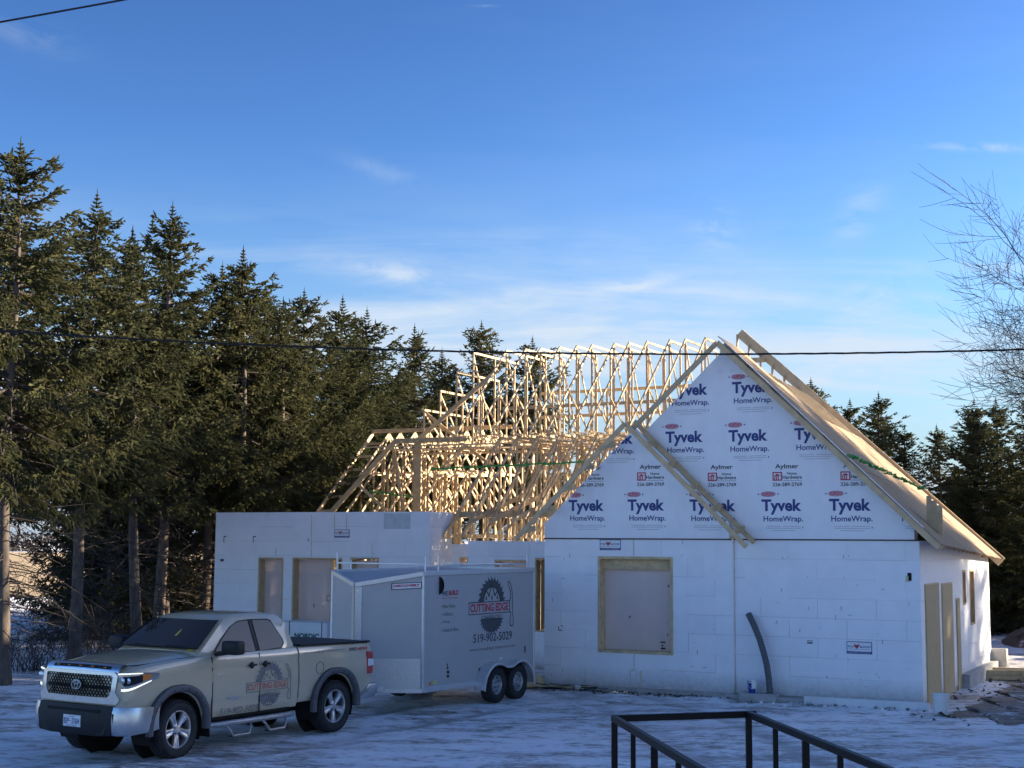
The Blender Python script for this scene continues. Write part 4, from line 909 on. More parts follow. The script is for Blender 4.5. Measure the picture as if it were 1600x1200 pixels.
def along(i, j, f, z, off): p = Vector((*out[i], 0)).lerp(Vector((*out[j], 0)), f); n_ = Vector((out[j][1]-out[i][1], -(out[j][0]-out[i][0]), 0)).normalized(); n_ = n_ if n_.dot(p - Vector((1, YC, 0))) > 0 else -n_; q = p + n_*off; return (q.x, q.y, z)
# tread plate: nose strip and stone guard
mb = MB(); mb.grid([[along(1, 2, f, z, .012) for f in (.90, .96, 1.0)] for z in (Z0, 2.40)]); mb.grid([[along(3, 2, f, z, .012) for f in (.90, .96, 1.0)] for z in (Z0, 2.40)]); mb.build('nose_strip', 'tread_plate', TL, fix=False)
mb = MB(); mb.grid([[along(1, 2, f, z, .008) for f in (.03, .5, .90)] for z in (Z0+.04, 1.02)]); mb.grid([[along(3, 2, f, z, .008) for f in (.03, .5, .90)] for z in (Z0+.04, 1.02)]); mb.build('stone_guard', 'tread_plate', TL, fix=False)
mb = MB(); mb.grid([[along(1, 2, f, z, .011) for f in (.03, .9)] for z in (1.015, 1.04)]); mb.build('guard_trim', 'alu_trim', TL, fix=False)
# tongue and coupling
mb = MB(); mb.beam((2.7, .55, .46), (4.50, .0, .50), .06, .10); mb.beam((2.7, -.72, .46), (4.50, .0, .50), .06, .10); mb.box((4.42, -.06, .44), (4.72, .06, .56)); mb.tube([(3.95, .02, .12), (3.95, .02, .95)], .035, 10); mb.box((3.88, -.06, .08), (4.02, .10, .12)); mb.build('tongue', 'alu_trim', TL, bevel=.006)
MB().tube([(4.05, .10, .48), (4.05, .12, .60), (4.3, .10, .55), (4.6, .0, .66)], .012, 6).build('safety_chain', 'gap_black', TL)
# wheels and fenders
ty2 = tyre_mesh(.365, .205, .20); mb = MB(); mb.lathe([(.205, -.06), (.195, .05), (.21, .075), (.20, .08), (.175, .05), (.165, .03), (.12, .045), (.08, .05), (.065, .07), (.05, .10), (0, .105)], 36, axis='Y'); rm2 = mb.mesh('rim', 'steel_wheel', smooth=40)
mb = MB()
for k in range(8): a = R(45*k); mb.lathe([(.020, .044), (0, .046)], 10, (.142*math.cos(a), 0, .142*math.sin(a)), 'Y')
hol = mb.mesh('rim_holes', 'gap_black'); lg2 = lug_mesh(5, .062, .075, .012)
for s, y in ((1, 1.10), (-1, -1.28)):
    for x in (.41, -.43): wheel(TL, 'wheel', x, y, s, 0, ty2, rm2, (('rim_holes', hol), ('lug_nuts', lg2)), .365)
    P = [(1.02, .30), (1.0, .42), (.93, .58), (.82, .70), (.66, .79), (.48, .82), (.30, .79), (.14, .735), (0, .72), (-.14, .735), (-.30, .79), (-.48, .82), (-.66, .79), (-.82, .70), (-.93, .58), (-1.0, .42), (-1.02, .30)]
    y0 = YL if s > 0 else YR; y1 = y0 + s*.24
    mb = MB(); mb.grid([[(x, y, z) for x, z in P] for y in (y0, y1)]); mb.grid([[(x, y1 - s*.001, z) for x, z in P], [(x*.965, y1 + s*.012, z - .028) for x, z in P]]); mb.grid([[(x*.965, y1 + s*.012, z - .028) for x, z in P], [(x*.955, y1, z - .045) for x, z in P]]); mb.build('fender', 'alu_trim', TL, smooth=50)
    mb = MB(); mb.box((-.86, min(y0, y0+s*.006), .40), (.86, max(y0, y0+s*.006), .72)); mb.build('wheel_arch', 'gap_black', TL)
mb = MB(); mb.tube([(.41, -1.25, .365), (.41, 1.08, .365)], .04, 8); mb.tube([(-.43, -1.25, .365), (-.43, 1.08, .365)], .04, 8); mb.build('axle', 'gap_black', TL)
# roof rack
for xs_ in ((2.70, 1.02), (.55, -1.22)):
    pass
for nm, pts in (('ladder_rack', [((2.75, YL-.03, 2.66), (2.75, YL-.03, 3.00)), ((2.75, YR+.03, 2.66), (2.75, YR+.03, 3.05)), ((2.75, YL-.03, 2.84), (2.75, YR+.03, 2.84))]), ('ladder_rack', [((2.3, YL-.03, 2.66), (2.3, YL-.03, 3.02)), ((2.3, YR+.03, 2.66), (2.3, YR+.03, 2.90))]), ('ladder_rack', [((-1.1, YL-.03, 2.66), (-1.1, YL-.03, 3.02)), ((-1.1, YR+.03, 2.66), (-1.1, YR+.03, 2.90)), ((-1.1, YL-.03, 2.80), (-1.1, YR+.03, 2.80)), ((2.3, YL-.05, 2.80), (-1.1, YL-.05, 2.80))])):
    mb = MB()
    for p, q in pts: mb.beam(p, q, .032, .032)
    mb.build(nm, 'alu_trim', TL, bevel=.006)
# writing on the side
fs_ = lambda a, z, d: (-a, YL + .004 + d, z)
L = Multi(dict(dark='print_dark', red='print_red')); logo(L, -.38, 1.965, 1.95, fs_); L.build('side_logo', bd)
L = Multi(dict(dark='print_dark', red='print_red'))
mb = MB(); text(mb, '519-902-5029', -1.08, 1.235, .43, 1.41, fs_, .012); mb.build('phone_number', 'print_dark', bd, fix=False)
text(L['dark'], 'WE', -2.23, 2.215, -2.02, 2.31, fs_, .03); text(L['red'], 'BUILD', -1.98, 2.22, -1.63, 2.315, fs_, .04); rect(L['red'], -2.22, 2.165, -1.64, 2.175, fs_)
L.build('side_heading', bd)
mb = MB(); text(mb, 'www.CuttingEdgeCarpentryinc.com', -1.21, 1.055, .57, 1.135, fs_); mb.build('web_address', 'print_faint', bd, fix=False)
for k, (w, t_) in enumerate(((.42, 'New Homes'), (.34, 'Additions'), (.24, 'Shops'), (.54, 'Decks & More'))):
    z = 1.975 - k*.155; mb = MB(); text(mb, t_, -2.16, z, -2.16 + w, z + .075, fs_); rect(mb, -2.225, z+.02, -2.195, z+.045, fs_); mb.build('list_line', 'print_faint', bd, fix=False)
mb = MB(); 
for z, w in ((.62, .08), (.70, .09), (.78, .05), (.84, .03)): rect(mb, -2.02, z, -2.02 + w, z + .055, fs_)
mb.build('side_print', 'print_black', bd, fix=False)
# sign plate on the nose side
nf = lambda a, z, d: along(1, 2, a, z, .006 + d)
pt = MB(); pt.add([nf(a, z, d) for d in (0, .008) for a, z in ((.02, 2.38), (.47, 2.345), (.47, 2.475), (.02, 2.50))], [(0, 1, 2, 3), (7, 6, 5, 4), (0, 4, 5, 1), (1, 5, 6, 2), (2, 6, 7, 3), (3, 7, 4, 0)]); po = pt.build('maker_plate', 'print_black', TL)
mb = MB(); mb.add([nf(a, z, .010) for a, z in ((.035, 2.392), (.455, 2.360), (.455, 2.462), (.035, 2.487))], [(0, 1, 2, 3)]); mb.build('plate_face', 'print_white', po, fix=False)
mb = MB(); text(mb, 'DISCOVERY', .44, 2.405, .05, 2.455, lambda a, z, d: nf(a, z + (.25-a)*.06, .0125), .05); mb.build('plate_letters', 'print_red', po, fix=False)
# vent scoop, door hardware, reflectors
mb = MB(); mb.grid([[(2.32 - (.10*math.cos(R(an)) if False else .115*math.cos(R(an))*.45) + 0.0, YL + .09*math.cos(R(an))*math.cos(R(b)), 2.42 + .175*math.sin(R(an))) for b in (90, 45, 0)] for an in range(-90, 91, 15)]); mb.grid([[(2.32, YL + .09*math.cos(R(an))*math.cos(R(b)), 2.42 + .175*math.sin(R(an))) for b in (90, 0)] for an in range(-90, 91, 15)]); mb.build('side_vent', 'black_plastic', TL, smooth=40)
mb = MB(); mb.box((-.02, YL, .835), (.08, YL + .02, .885)); mb.build('clearance_lamp', 'white_lamp', TL, bevel=.004)
mb = MB(); mb.box((2.55, YL, .53), (2.62, YL + .008, .58)); mb.build('reflector', 'amber', TL); MB().box((2.38, YL, .53), (2.47, YL+.006, .59)).build('sticker', 'yellow', TL)
MB().box((-.98, YL, .92), (-.955, YL + .012, 1.06)).build('latch', 'black_plastic', TL)
# ------------------------------------------------------------------ trees
def spruce(seed, h=12.4, clear=3.0, rmax=2.6, dens=1.0, shape=.85, tops=1):
    """a spruce: trunk mesh, crown mesh of many needle sprays, mesh of dead lower branches. Foot at z=0"""
    rg = np.random.default_rng(seed); V = []; F = []; nv = 0
    sticks = MB()
    def sprays(P, D, L, W):
        """crossed kites: P base points, D directions, L lengths, W half widths"""
        nonlocal nv
        n = len(P); D = D/np.linalg.norm(D, axis=1, keepdims=True)
        r = rg.normal(size=(n, 3)); a = np.cross(D, r); a /= np.linalg.norm(a, axis=1, keepdims=True); b = np.cross(D, a)
        for c in (a, b):
            mid = P + D*(L*rg.uniform(.30, .5, n))[:, None]
            q = np.stack([P, mid + c*W[:, None], P + D*L[:, None], mid - c*W[:, None]], 1).reshape(-1, 3)
            V.append(q); F.append(np.arange(nv, nv+4*n).reshape(-1, 4)); nv += 4*n
    lean = rg.normal(0, .012, 2)
    axis = lambda z: np.array([lean[0]*z + .05*math.sin(z*.6+seed), lean[1]*z + .05*math.cos(z*.5+seed), z])
    z = clear; lev = 0; bumps = rg.uniform(.75, 1.2, 40)
    while z < h - .12:
        f = (z-clear)/(h-clear); rad = rmax*(1-f)**(shape*.78)*bumps[lev % 40]*(min(1, .72 + f*2.2)) + .10
        nb = max(3, int((6.2 - 2.2*f)*dens))
        for k in range(nb):
            az = rg.uniform(0, 2*math.pi); L = rad*rg.uniform(.62, 1.18)
            if rg.random() < .10: L *= 1.25
            up = (-.30 + .85*f)*rg.uniform(.6, 1.3); n = max(4, int(L/.16)); s = np.linspace(0, 1, n)
            out = np.array([math.cos(az), math.sin(az), 0]); base = axis(z + rg.uniform(-.12, .12))
            pts = base + out*(L*s)[:, None]; pts[:, 2] += L*(up*s - .38*(1-f)*np.sin(s*math.pi*.72)**1.6*.7 + .22*s**3)
            if L > .5: sticks.tube([pts[0], pts[n//2], pts[-1]], [.022+.008*L, .013, .004], 4, False)
            tang = np.gradient(pts, axis=0); side = np.array([-out[1], out[0], 0])
            i0 = int(n*.20) if L > .9 else 0
            idx = np.arange(i0, n)
            # side branchlets hanging left and right, then small sprays along each of them
            m = max(2, int((2.4 + .9*L)*dens)); ii = np.repeat(idx, m); sg = rg.choice((-1, 1), len(ii)); ss = s[ii]
            bl = (.20 + .38*L*.45*(1-np.abs(ss-.5)*.9))*rg.uniform(.5, 1.15, len(ii)); bl = np.minimum(bl, .75)
            hang = rg.uniform(.15, 1.0, len(ii))*(1-f*.8)
            d = tang[ii]/np.linalg.norm(tang[ii], axis=1, keepdims=True)*rg.uniform(.3, .9, len(ii))[:, None] + side*(sg*rg.uniform(.25, 1.0, len(ii)))[:, None]; d[:, 2] -= hang
            P = pts[ii] + rg.normal(0, .025, (len(ii), 3))
            d /= np.linalg.norm(d, axis=1, keepdims=True)
            for q in (0.0, .24, .46, .66, .84):
                jit = d + rg.normal(0, .42, d.shape); jit[:, 2] -= q*.5
                sprays(P + d*(bl*q)[:, None], jit, bl*rg.uniform(.22, .40, len(ii)) + .05, .020 + .018*rg.random(len(ii)))
            sprays(pts[-2:], tang[-2:] + rg.normal(0, .05, (2, 3)), np.array([.22, .28]), np.array([.035, .03]))
        z += (.30 - .10*f)*rg.uniform(.8, 1.2); lev += 1
    for k in range(tops):        # leaders
        p = axis(h - .5) + np.array([k*.55, k*.2, -k*.4]); t = np.linspace(0, 1, 9)
        for tt in t:
            c = p + np.array([0, 0, tt*.95]); n = 7; a = rg.uniform(0, 6.28, n); l = .34*(1.05-tt)
            sprays(np.repeat(c[None], n, 0), np.stack([np.cos(a), np.sin(a), np.full(n, .55)], 1), np.full(n, l+.06), np.full(n, .028))
        sprays(np.array([p + (0, 0, .6)]), np.array([[0., 0, 1]]), np.array([.62]), np.array([.03]))
    me = bpy.data.meshes.new('crown'); VV = np.concatenate(V); FF = np.concatenate(F)
    me.vertices.add(len(VV)); me.vertices.foreach_set('co', VV.ravel()); me.loops.add(FF.size); me.loops.foreach_set('vertex_index', FF.ravel().astype(np.int32))
    me.polygons.add(len(FF)); me.polygons.foreach_set('loop_start', np.arange(0, FF.size, 4, dtype=np.int32)); me.polygons.foreach_set('loop_total', np.full(len(FF), 4, np.int32))
    me.materials.append(MAT['needles']); me.update(); me.validate()
    tk = MB(); zz = np.linspace(-.2, h-.4, 16); r0 = .155
    tk.tube([axis(q) for q in zz], [r0*(1-.9*max(0, q)/h)*(1.35 if q < .1 else 1) + .01 for q in zz], 12); trunk = tk.mesh('trunk', 'bark', smooth=60, fix=False)
    dead = MB(); q = .9
    while q < clear + 1.8:
        az = rg.uniform(0, 6.28); L = rg.uniform(.6, 2.3); o = np.array([math.cos(az), math.sin(az), 0]); p = axis(q); dr = rg.uniform(.1, .55)
        P = [p, p + o*L*.5 + np.array([0, 0, -dr*.25*L]), p + o*L + np.array([0, 0, -dr*L])]; dead.tube(P, [.016, .010, .004], 4, False)
        for _ in range(5):
            b = np.array(P[1]) + (np.array(P[2])-P[1])*rg.uniform(-.6, .9); e = b + (o*.6 + rg.normal(0, .6, 3))*rg.uniform(.2, .5); e[2] -= .12; dead.tube([b, e], [.006, .002], 3, False)
        q += rg.uniform(.03, .10)
    return trunk, me, sticks.mesh('limb', 'twig', fix=False), dead.mesh('dead_branch', 'twig', fix=False)
VAR = [spruce(11, 12.4, 5.2, 2.75, 1.06, .86, 2), spruce(12, 12.4, 4.9, 2.5, 1.06, .98), spruce(13, 12.4, 5.1, 2.65, 1.06, .86), spruce(14, 12.4, 4.4, 2.4, 1.1, 1.0, 2), spruce(15, 12.4, .5, 2.4, 1.0, .8), spruce(16, 12.4, .4, 2.9, 1.05, .85)]
def plant(i, x, y, h, label, group, rot=None, wid=1.0):
    k = h/12.4; tr = thing('spruce_tree', label, 'spruce tree', (x, y, 0), rot if rot is not None else (x*7.3 + y*1.7) % 6.28, group); tr.scale = (k*wid, k*wid, k)
    for nm, me in zip(('trunk', 'crown', 'limbs', 'dead_branches'), VAR[i]): obj(nm, me, tr)
    return tr
GL = 'tall spruces in a row left of the house'
ROW = [(0, -11.5, 32.6, 12.0, 'tall spruce at the left picture edge with two tops and a long bare trunk'),
       (1, -13.1, 36.4, 11.3, 'spruce half hidden behind the double topped one, trunk close beside it'),
       (1, -12.0, 39.5, 12.5, 'second tallest looking spruce from the left, pointed and dark at its top'),
       (2, -10.9, 42.0, 12.0, 'narrow spruce with a thin bare spire between two broader spruces'),
       (3, -10.9, 44.6, 13.4, 'broad spruce with a long leader rising above the truck cab'),
       (2, -10.2, 47.6, 12.0, 'spruce filling in behind the left corner of the white wing'),
       (1, -8.85, 46.8, 12.4, 'spruce rising straight above the left doorway of the white wing'),
       (3, -8.9, 51.0, 12.0, 'dark spruce just behind the tree above the wing doorway'),
       (0, -7.6, 52.3, 12.0, 'spruce above the front corner of the left truss roof'),
       (1, -6.75, 54.2, 12.1, 'slim spruce crowding the one above the truss roof corner'),
       (2, -5.65, 56.9, 12.0, 'spruce with a blunt top left of the stepped roof trusses'),
       (3, -4.1, 61.0, 12.0, 'lower looking spruce directly left of the highest trusses'),
       (1, -3.1, 66.0, 11.7, 'short distant spruce seen through the stepped trusses'),
       (0, -1.3, 65.0, 12.8, 'spruce whose top stands clear above the first tall truss'),
       (2, .5, 64.5, 12.0, 'spruce mostly hidden behind the upper truss row, tip just showing')]
ROW += [(2, -11.7, 48.9, 11.0, 'spruce crown filling the gap between the two pointed spruces above the truck'), (0, -7.9, 49.2, 11.2, 'dense spruce low above the middle of the white wing'), (2, -6.2, 59.0, 11.0, 'far spruce filling the row above the left truss ridge')]
for i, x, y, h, lb in ROW: plant(i, x, y, h, lb, GL, wid=1.1)
BACK = ((5, -13.3, 47.5, 10.0, 'low branched spruce showing dark between the two left trunks'), (4, -12.6, 52.5, 10.5, 'low branched spruce behind the trunk left of the windscreen'), (5, -10.2, 57.5, 10.5, 'low branched spruce just left of the white wing end'), (4, -14.6, 55.0, 10.0, 'low branched spruce far behind the leftmost gap'))
GB = 'spruces with branches to the ground behind the left row'
for i, x, y, h, lb in ((5, -14.2, 50.5, 10.5, 'wide low branched spruce behind the truck bonnet'), (4, -11.8, 55.5, 10.5, 'low branched spruce behind the windscreen of the truck'), (5, -10.4, 61.0, 11.0, 'low branched spruce close to the left end of the white wing'), (4, -8.0, 64.0, 11.0, 'low branched spruce behind the left truss roof'), (5, -5.5, 69.0, 11.0, 'low branched spruce far behind the stepped trusses')) + BACK:
    plant(i, x, y, h, lb, GB)
GRR = 'spruces behind the house on the right'
for i, x, y, h, lb in ((4, 13.2, 61.0, 9.9, 'small spruce tip just clearing the right roof slope, nearest the peak'), (5, 14.1, 59.5, 8.9, 'spruce showing its top above the middle of the right roof slope'), (4, 15.0, 58.0, 9.0, 'pointed spruce standing free beyond the lower right roof slope'), (5, 16.1, 58.5, 7.8, 'shorter spruce right beside the pointed one beyond the roof'), (4, 17.0, 56.0, 7.6, 'isolated low spruce right of the roof eave'), (5, 18.0, 55.0, 8.0, 'spruce under the bare tree, second from the right edge'), (4, 19.6, 53.0, 8.8, 'tall dark spruce at the right picture edge'), (5, 21.2, 55.5, 9.2, 'spruce cut by the right picture edge behind the bare tree'), (5, 18.9, 58.0, 8.8, 'dark spruce filling the gap between the two spruces near the right edge'), (4, 16.2, 62.0, 8.6, 'far spruce between the pointed one and the low isolated one'), (5, 20.6, 60.0, 9.0, 'far spruce behind the right edge group')):
    plant(i, x, y, h, lb, GRR, wid=1.3)
GS = 'unseen big spruces added far to the right for shade'  # out-of-view spruces added only to throw shade over yard and near roof
for k, (i, x, y, h) in enumerate([(4 + k % 2, 55 + (k % 3)*3.2, 6.0 + 1.36*k, (22.5 if k < 19 else 27.5) + (k*7 % 5)*.5) for k in range(27)]):
    plant(i, x, y, h, 'unseen big spruce added beyond the right picture edge to shade the yard', GS, wid=1.35)
# bare deciduous tree at the upper right
def bare_tree(seed, h):
    rg = random.Random(seed); mb = MB(); tw = MB()
    def grow(p, d, L, r, depth):
        k = 5 if depth < 4 else 3; pts = [p]; cur = Vector(d); lift = .02 if depth < 2 else .05
        for i in range(k):
            cur = (cur + Vector((rg.gauss(0, .09), rg.gauss(0, .09), rg.gauss(lift, .05)))).normalized(); pts.append(pts[-1] + cur*(L/k))
        e = .55; rs = [r + (r*e-r)*i/k for i in range(k+1)]
        (mb if r > .025 else tw).tube(pts, rs, 8 if r > .06 else 5 if r > .02 else 3, False)
        if depth >= 6: return
        n = (4, 4, 5, 5, 5, 6)[depth]
        for j in range(n):
            f = 1.0 if j == 0 else (.30 + .68*(j-.5+rg.uniform(-.3, .3))/(n-1)); x = f*k; i0 = min(k-1, int(x)); q = pts[i0].lerp(pts[i0+1], min(1, x-i0))
            ax = Vector((rg.gauss(0, 1), rg.gauss(0, 1), rg.gauss(0, .45))); ax = (ax - cur*ax.dot(cur)).normalized()
            nd = (cur*(1.0 if j == 0 else .72) + ax*(.26 if j == 0 else .92)).normalized()
            rr = r*(e if j == 0 else e*rg.uniform(.5, .72)); grow(q, nd, L*(rg.uniform(.72, .86) if j == 0 else rg.uniform(.50, .74)), max(rr, .0065), depth+1)
    grow(Vector((0, 0, -.1)), Vector((-.05, 0, 1)), h*.28, .25, 0)
    return mb, tw
BT = thing('bare_tree', 'leafless tree with fine upswept branches entering at the upper right edge', 'tree', (21.0, 46.0, 0), 2.8); BT.scale = (1.2, 1.2, 1.3)
b1, b2 = bare_tree(12, 16.5); b1.build('trunk', 'bark_grey', BT, smooth=60, fix=False); b2.build('twigs', 'bark_grey', BT, fix=False)
# scrub and dry stalks at the foot of the spruces
def scrub(seed, n, R_, H_):
    rg = random.Random(seed); mb = MB()
    for _ in range(n):
        a = rg.uniform(0, 6.28); r = rg.uniform(0, R_); p = Vector((r*math.cos(a), r*math.sin(a), -.05)); d = Vector((rg.gauss(0, .4), rg.gauss(0, .4), 1)).normalized(); L = H_*rg.uniform(.4, 1.1)
        pts = [p, p + d*L*.5, p + d*L + Vector((rg.gauss(0, .15), rg.gauss(0, .15), -.1*rg.random()))]; mb.tube(pts, [.007, .005, .002], 3, False)
        for _k in range(3): q = pts[1] + (pts[2]-pts[1])*rg.random(); mb.tube([q, q + Vector((rg.gauss(0, .2), rg.gauss(0, .2), rg.uniform(0, .3)))], [.004, .0015], 3, False)
    return mb.mesh('scrub_bush', 'twig', fix=False)
sb = [scrub(1, 130, 1.0, 1.0), scrub(2, 170, 1.2, 1.5), scrub(3, 110, .8, .8)]
for k, (x, y, lb) in enumerate(((-12.9, 34.4, 'dry twiggy scrub at the foot of the leftmost spruce'), (-11.9, 36.2, 'dry twiggy scrub just left of the truck bonnet'), (-14.2, 38.4, 'taller dry scrub behind the left edge trunk'), (-11.3, 41.6, 'dry scrub behind the truck windscreen'), (-13.0, 43.5, 'dry scrub in the gap between the left trunks'), (-10.6, 46.5, 'low dry scrub beside the wing wall'), (-9.9, 34.9, 'low dry scrub behind the truck grille'))):
    tag(obj('scrub_bush', sb[k % 3], None, (x, y, 0), (0, 0, k*1.3)), lb, 'scrub', 'dry scrub under the spruces')
# hedge line far beyond the field
def far_wood(seed):
    rg = np.random.default_rng(seed); n = 26000; x = rg.uniform(-420, 420, n); y = 345 + rg.uniform(0, 45, n); top = 5.5 + 3*np.sin(x*.05) + 2.2*np.sin(x*.17+1) + rg.normal(0, .8, n); z = rg.uniform(0, 1, n)**.8*np.maximum(2, top)
    P = np.stack([x, y, z], 1); a = rg.normal(size=(n, 3)); a /= np.linalg.norm(a, axis=1, keepdims=True); b = np.cross(a, rg.normal(size=(n, 3))); b /= np.linalg.norm(b, axis=1, keepdims=True); w = rg.uniform(.3, .9, n)[:, None]
    q = np.stack([P-a*w, P+b*w*.6, P+a*w, P-b*w*.6], 1).reshape(-1, 3); me = bpy.data.meshes.new('far_wood'); me.from_pydata(q.tolist(), [], np.arange(4*n).reshape(-1, 4).tolist()); me.materials.append(MAT['twig']); return me
fwd = obj('far_wood', far_wood(3)); fwd['kind'] = 'stuff'; fwd['label'] = 'brown leafless wood along the far edge of the field'
# ------------------------------------------------------------------ signs on the foam walls
def fox_sign(u, z, w, h, t, label):
    s = thing('wall_sign', label, 'sign', HW(u, t - .004, z), -TH, 'small signs on the foam walls')
    f = lambda a, b, d: (a, -.006 - d, b)
    box_obj('plate', (0, -.006, 0), (w, 0, h), 'print_navy', s)
    m = MB(); rect(m, .014, h*.20, w-.014, h-.014, f, .0012); m.build('face', 'print_white', s, fix=False)
    m = MB(); text(m, 'FOX', w*.05, h*.50, w*.30, h*.66, f, .03, d=.0022); text(m, 'BLOCKS', w*.52, h*.50, w*.95, h*.66, f, .03, d=.0022); rect(m, w*.07, h*.36, w*.90, h*.385, f, .0022); m.build('letters', 'print_navy', s, fix=False)
    m = MB(); poly(m, [(w*.29, h*.86), (w*.345, h*.74), (w*.455, h*.74), (w*.51, h*.86), (w*.49, h*.58), (w*.40, h*.40), (w*.31, h*.58)], f, .0025); m.build('emblem', 'print_red', s, fix=False)
    m = MB(); text(m, 'BUILD WITH CONFIDENCE', w*.08, h*.06, w*.92, h*.13, f, .0, d=.0012); m.build('letters', 'print_white', s, fix=False)
fox_sign(1.38 + OFF, 3.105, .51, .235, T1, 'small sign with a red fox head right above the big window')
fox_sign(6.71, 1.03, .52, .25, .5, 'small sign with a red fox head low on the right front wall')
fox_sign(-8.27, 3.36, .50, .22, 3.83, 'small sign with a red fox head hanging on the left wing wall')
# ------------------------------------------------------------------ wrapped lumber bundle behind the truck
nb = thing('lumber_bundle', 'white wrapped lumber bundle with green lettering behind the truck bed', 'lumber', HW(-9.35, 2.75, 0), -TH)
box_obj('wrapped_stack', (0, 0, .12), (1.62, .95, 1.10), 'sheet', nb, .02)
for x in (.15, .75, 1.35): box_obj('bearer', (x, .02, -.02), (x+.09, .93, .119), 'lumber_old', nb)
m = MB(); text(m, 'NORDIC', .58, .66, 1.38, .80, lambda a, b, d: (a, -.003, b), .05); m.build('letters', 'print_green', nb, fix=False)
m = MB(); m.box((.40, -.006, .115), (.425, .956, 1.104)); m.box((1.45, -.006, .115), (1.475, .956, 1.104)); m.build('band', 'print_dark', nb)
# ------------------------------------------------------------------ pipe, buckets and debris by the wall
P = [HW(4.66, .36, 1.79), HW(4.80, .30, 1.55), HW(4.93, .25, 1.28), HW(5.02, .22, 1.02), HW(5.09, .22, .75), HW(5.13, .22, .45), HW(5.16, .22, .0)]
pts = []; 
for k in range(len(P)-1):
    for i in range(9): pts.append(P[k].lerp(P[k+1], i/9))
pts.append(P[-1]); m = MB(); m.tube(pts, [.062 + (.008 if i % 2 else 0) for i in range(len(pts))], 14, False); m.tube([p + Vector((0, 0, 0)) for p in pts], .054, 12, False)
tag(m.build('drain_pipe', 'pipe', smooth=50), 'dark grey curved plastic pipe leaning against the front wall', 'pipe')
def pail(name, loc, r0, r1, h, mt, label, lid=True):
    p = thing(name, label, 'bucket', loc, 0)
    m = MB(); m.lathe([(0, .004), (r0, .004), (r0+.003, .02), (r0 + (r1-r0)*.8, h*.80), (r1+.010, h*.81), (r1+.010, h*.84), (r1, h*.845), (r1+.004, h*.95), (r1+.012, h*.955), (r1+.012, h), (r1-.004, h), (r1-.008, h*.9), (r0-.005, .02), (0, .02)], 36); m.build('tub', mt, p, smooth=35)
    m = MB(); m.tube([(math.cos(a)*(r1+.014), -.02 - .10*math.sin(a)*1.0, h*.86 - .12*math.sin(a)) for a in np.linspace(0, math.pi, 13)], .004, 5); m.build('handle', 'alu_trim', p, smooth=True)
    return p
pail('white_bucket', (8.36, 28.06, .0), .13, .152, .40, 'bucket', 'white plastic bucket at the right corner of the house')
bp_ = pail('blue_bucket', HW(4.79, .12, .16), .068, .083, .25, 'blue_plastic', 'small dark blue pail with white rag beside the curved pipe')
m = MB(); m.lathe([(.078, .20), (.092, .215), (.096, .27), (.06, .30), (.0, .29)], 14, (0.01, -.005, 0)); m.box((-.02, -.098, .10), (.07, -.088, .24)); m.build('rag', 'bucket', bp_)
sl = tag(MB().box((-.35, -.2, -.1), (.45, .2, .158)).build('concrete_block', 'concrete', None, bevel=.03), 'low icy concrete step under the blue pail', 'block'); sl.location = HW(4.86, .22, 0); sl.rotation_euler = (0, 0, -TH)
rnd = random.Random(31)
db = thing('stick_pile', 'pile of dark sticks and cut bars lying at the foot of the left wall', 'sticks', HW(.60, .05, .02), -TH)
for k in range(26):
    a = rnd.gauss(0, .22); L_ = rnd.uniform(.25, .9); c = Vector((rnd.uniform(-.5, .55), rnd.uniform(-.16, .16), rnd.uniform(.0, .09))); d = Vector((math.cos(a), math.sin(a), rnd.gauss(0, .08)))*L_/2
    MB().tube([c-d, c+d], rnd.uniform(.006, .014), 5).build('stick', rnd.choice(('cable', 'lumber_old', 'pipe')), db)
MB().box((.18, -.10, 0), (.30, .0, .12)).build('foam_scrap', 'foam', db, bevel=.02)
# rubble line along the wall foot
def rubble(n, u0, u1, t0, t1, seed, smin, smax, name, mt, label):
    rg = random.Random(seed); m = MB()
    for _ in range(n):
        c = HW(rg.uniform(u0, u1), rg.triangular(t0, t1, t1), rg.uniform(-.01, .025)); s = rg.uniform(smin, smax)**1.0; r = [Vector((rg.gauss(0, 1), rg.gauss(0, 1), rg.gauss(0, .7))).normalized()*s*rg.uniform(.6, 1.2) for _k in range(6)]
        m.add([c+q for q in r], [(0, 1, 2), (0, 2, 3), (0, 3, 4), (1, 4, 5), (2, 5, 3), (0, 4, 1), (1, 5, 2), (3, 5, 4)])
    o = m.build(name, mt, None, fix=False); o['kind'] = 'stuff'; o['label'] = label
rubble(300, .0, 8.4, -.2, .40, 1, .012, .05, 'wall_rubble', 'dirt', 'dirt clods and scraps along the foot of the front wall')
rubble(170, 4.3, 8.6, -.8, .45, 2, .015, .07, 'snow_lumps', 'yard_snow', 'snow lumps along the foot of the front wall')
rubble(240, 8.4, 12.5, -2.0, 7.5, 3, .02, .09, 'mud_clods', 'dirt', 'mud clods on the churned path right of the house')
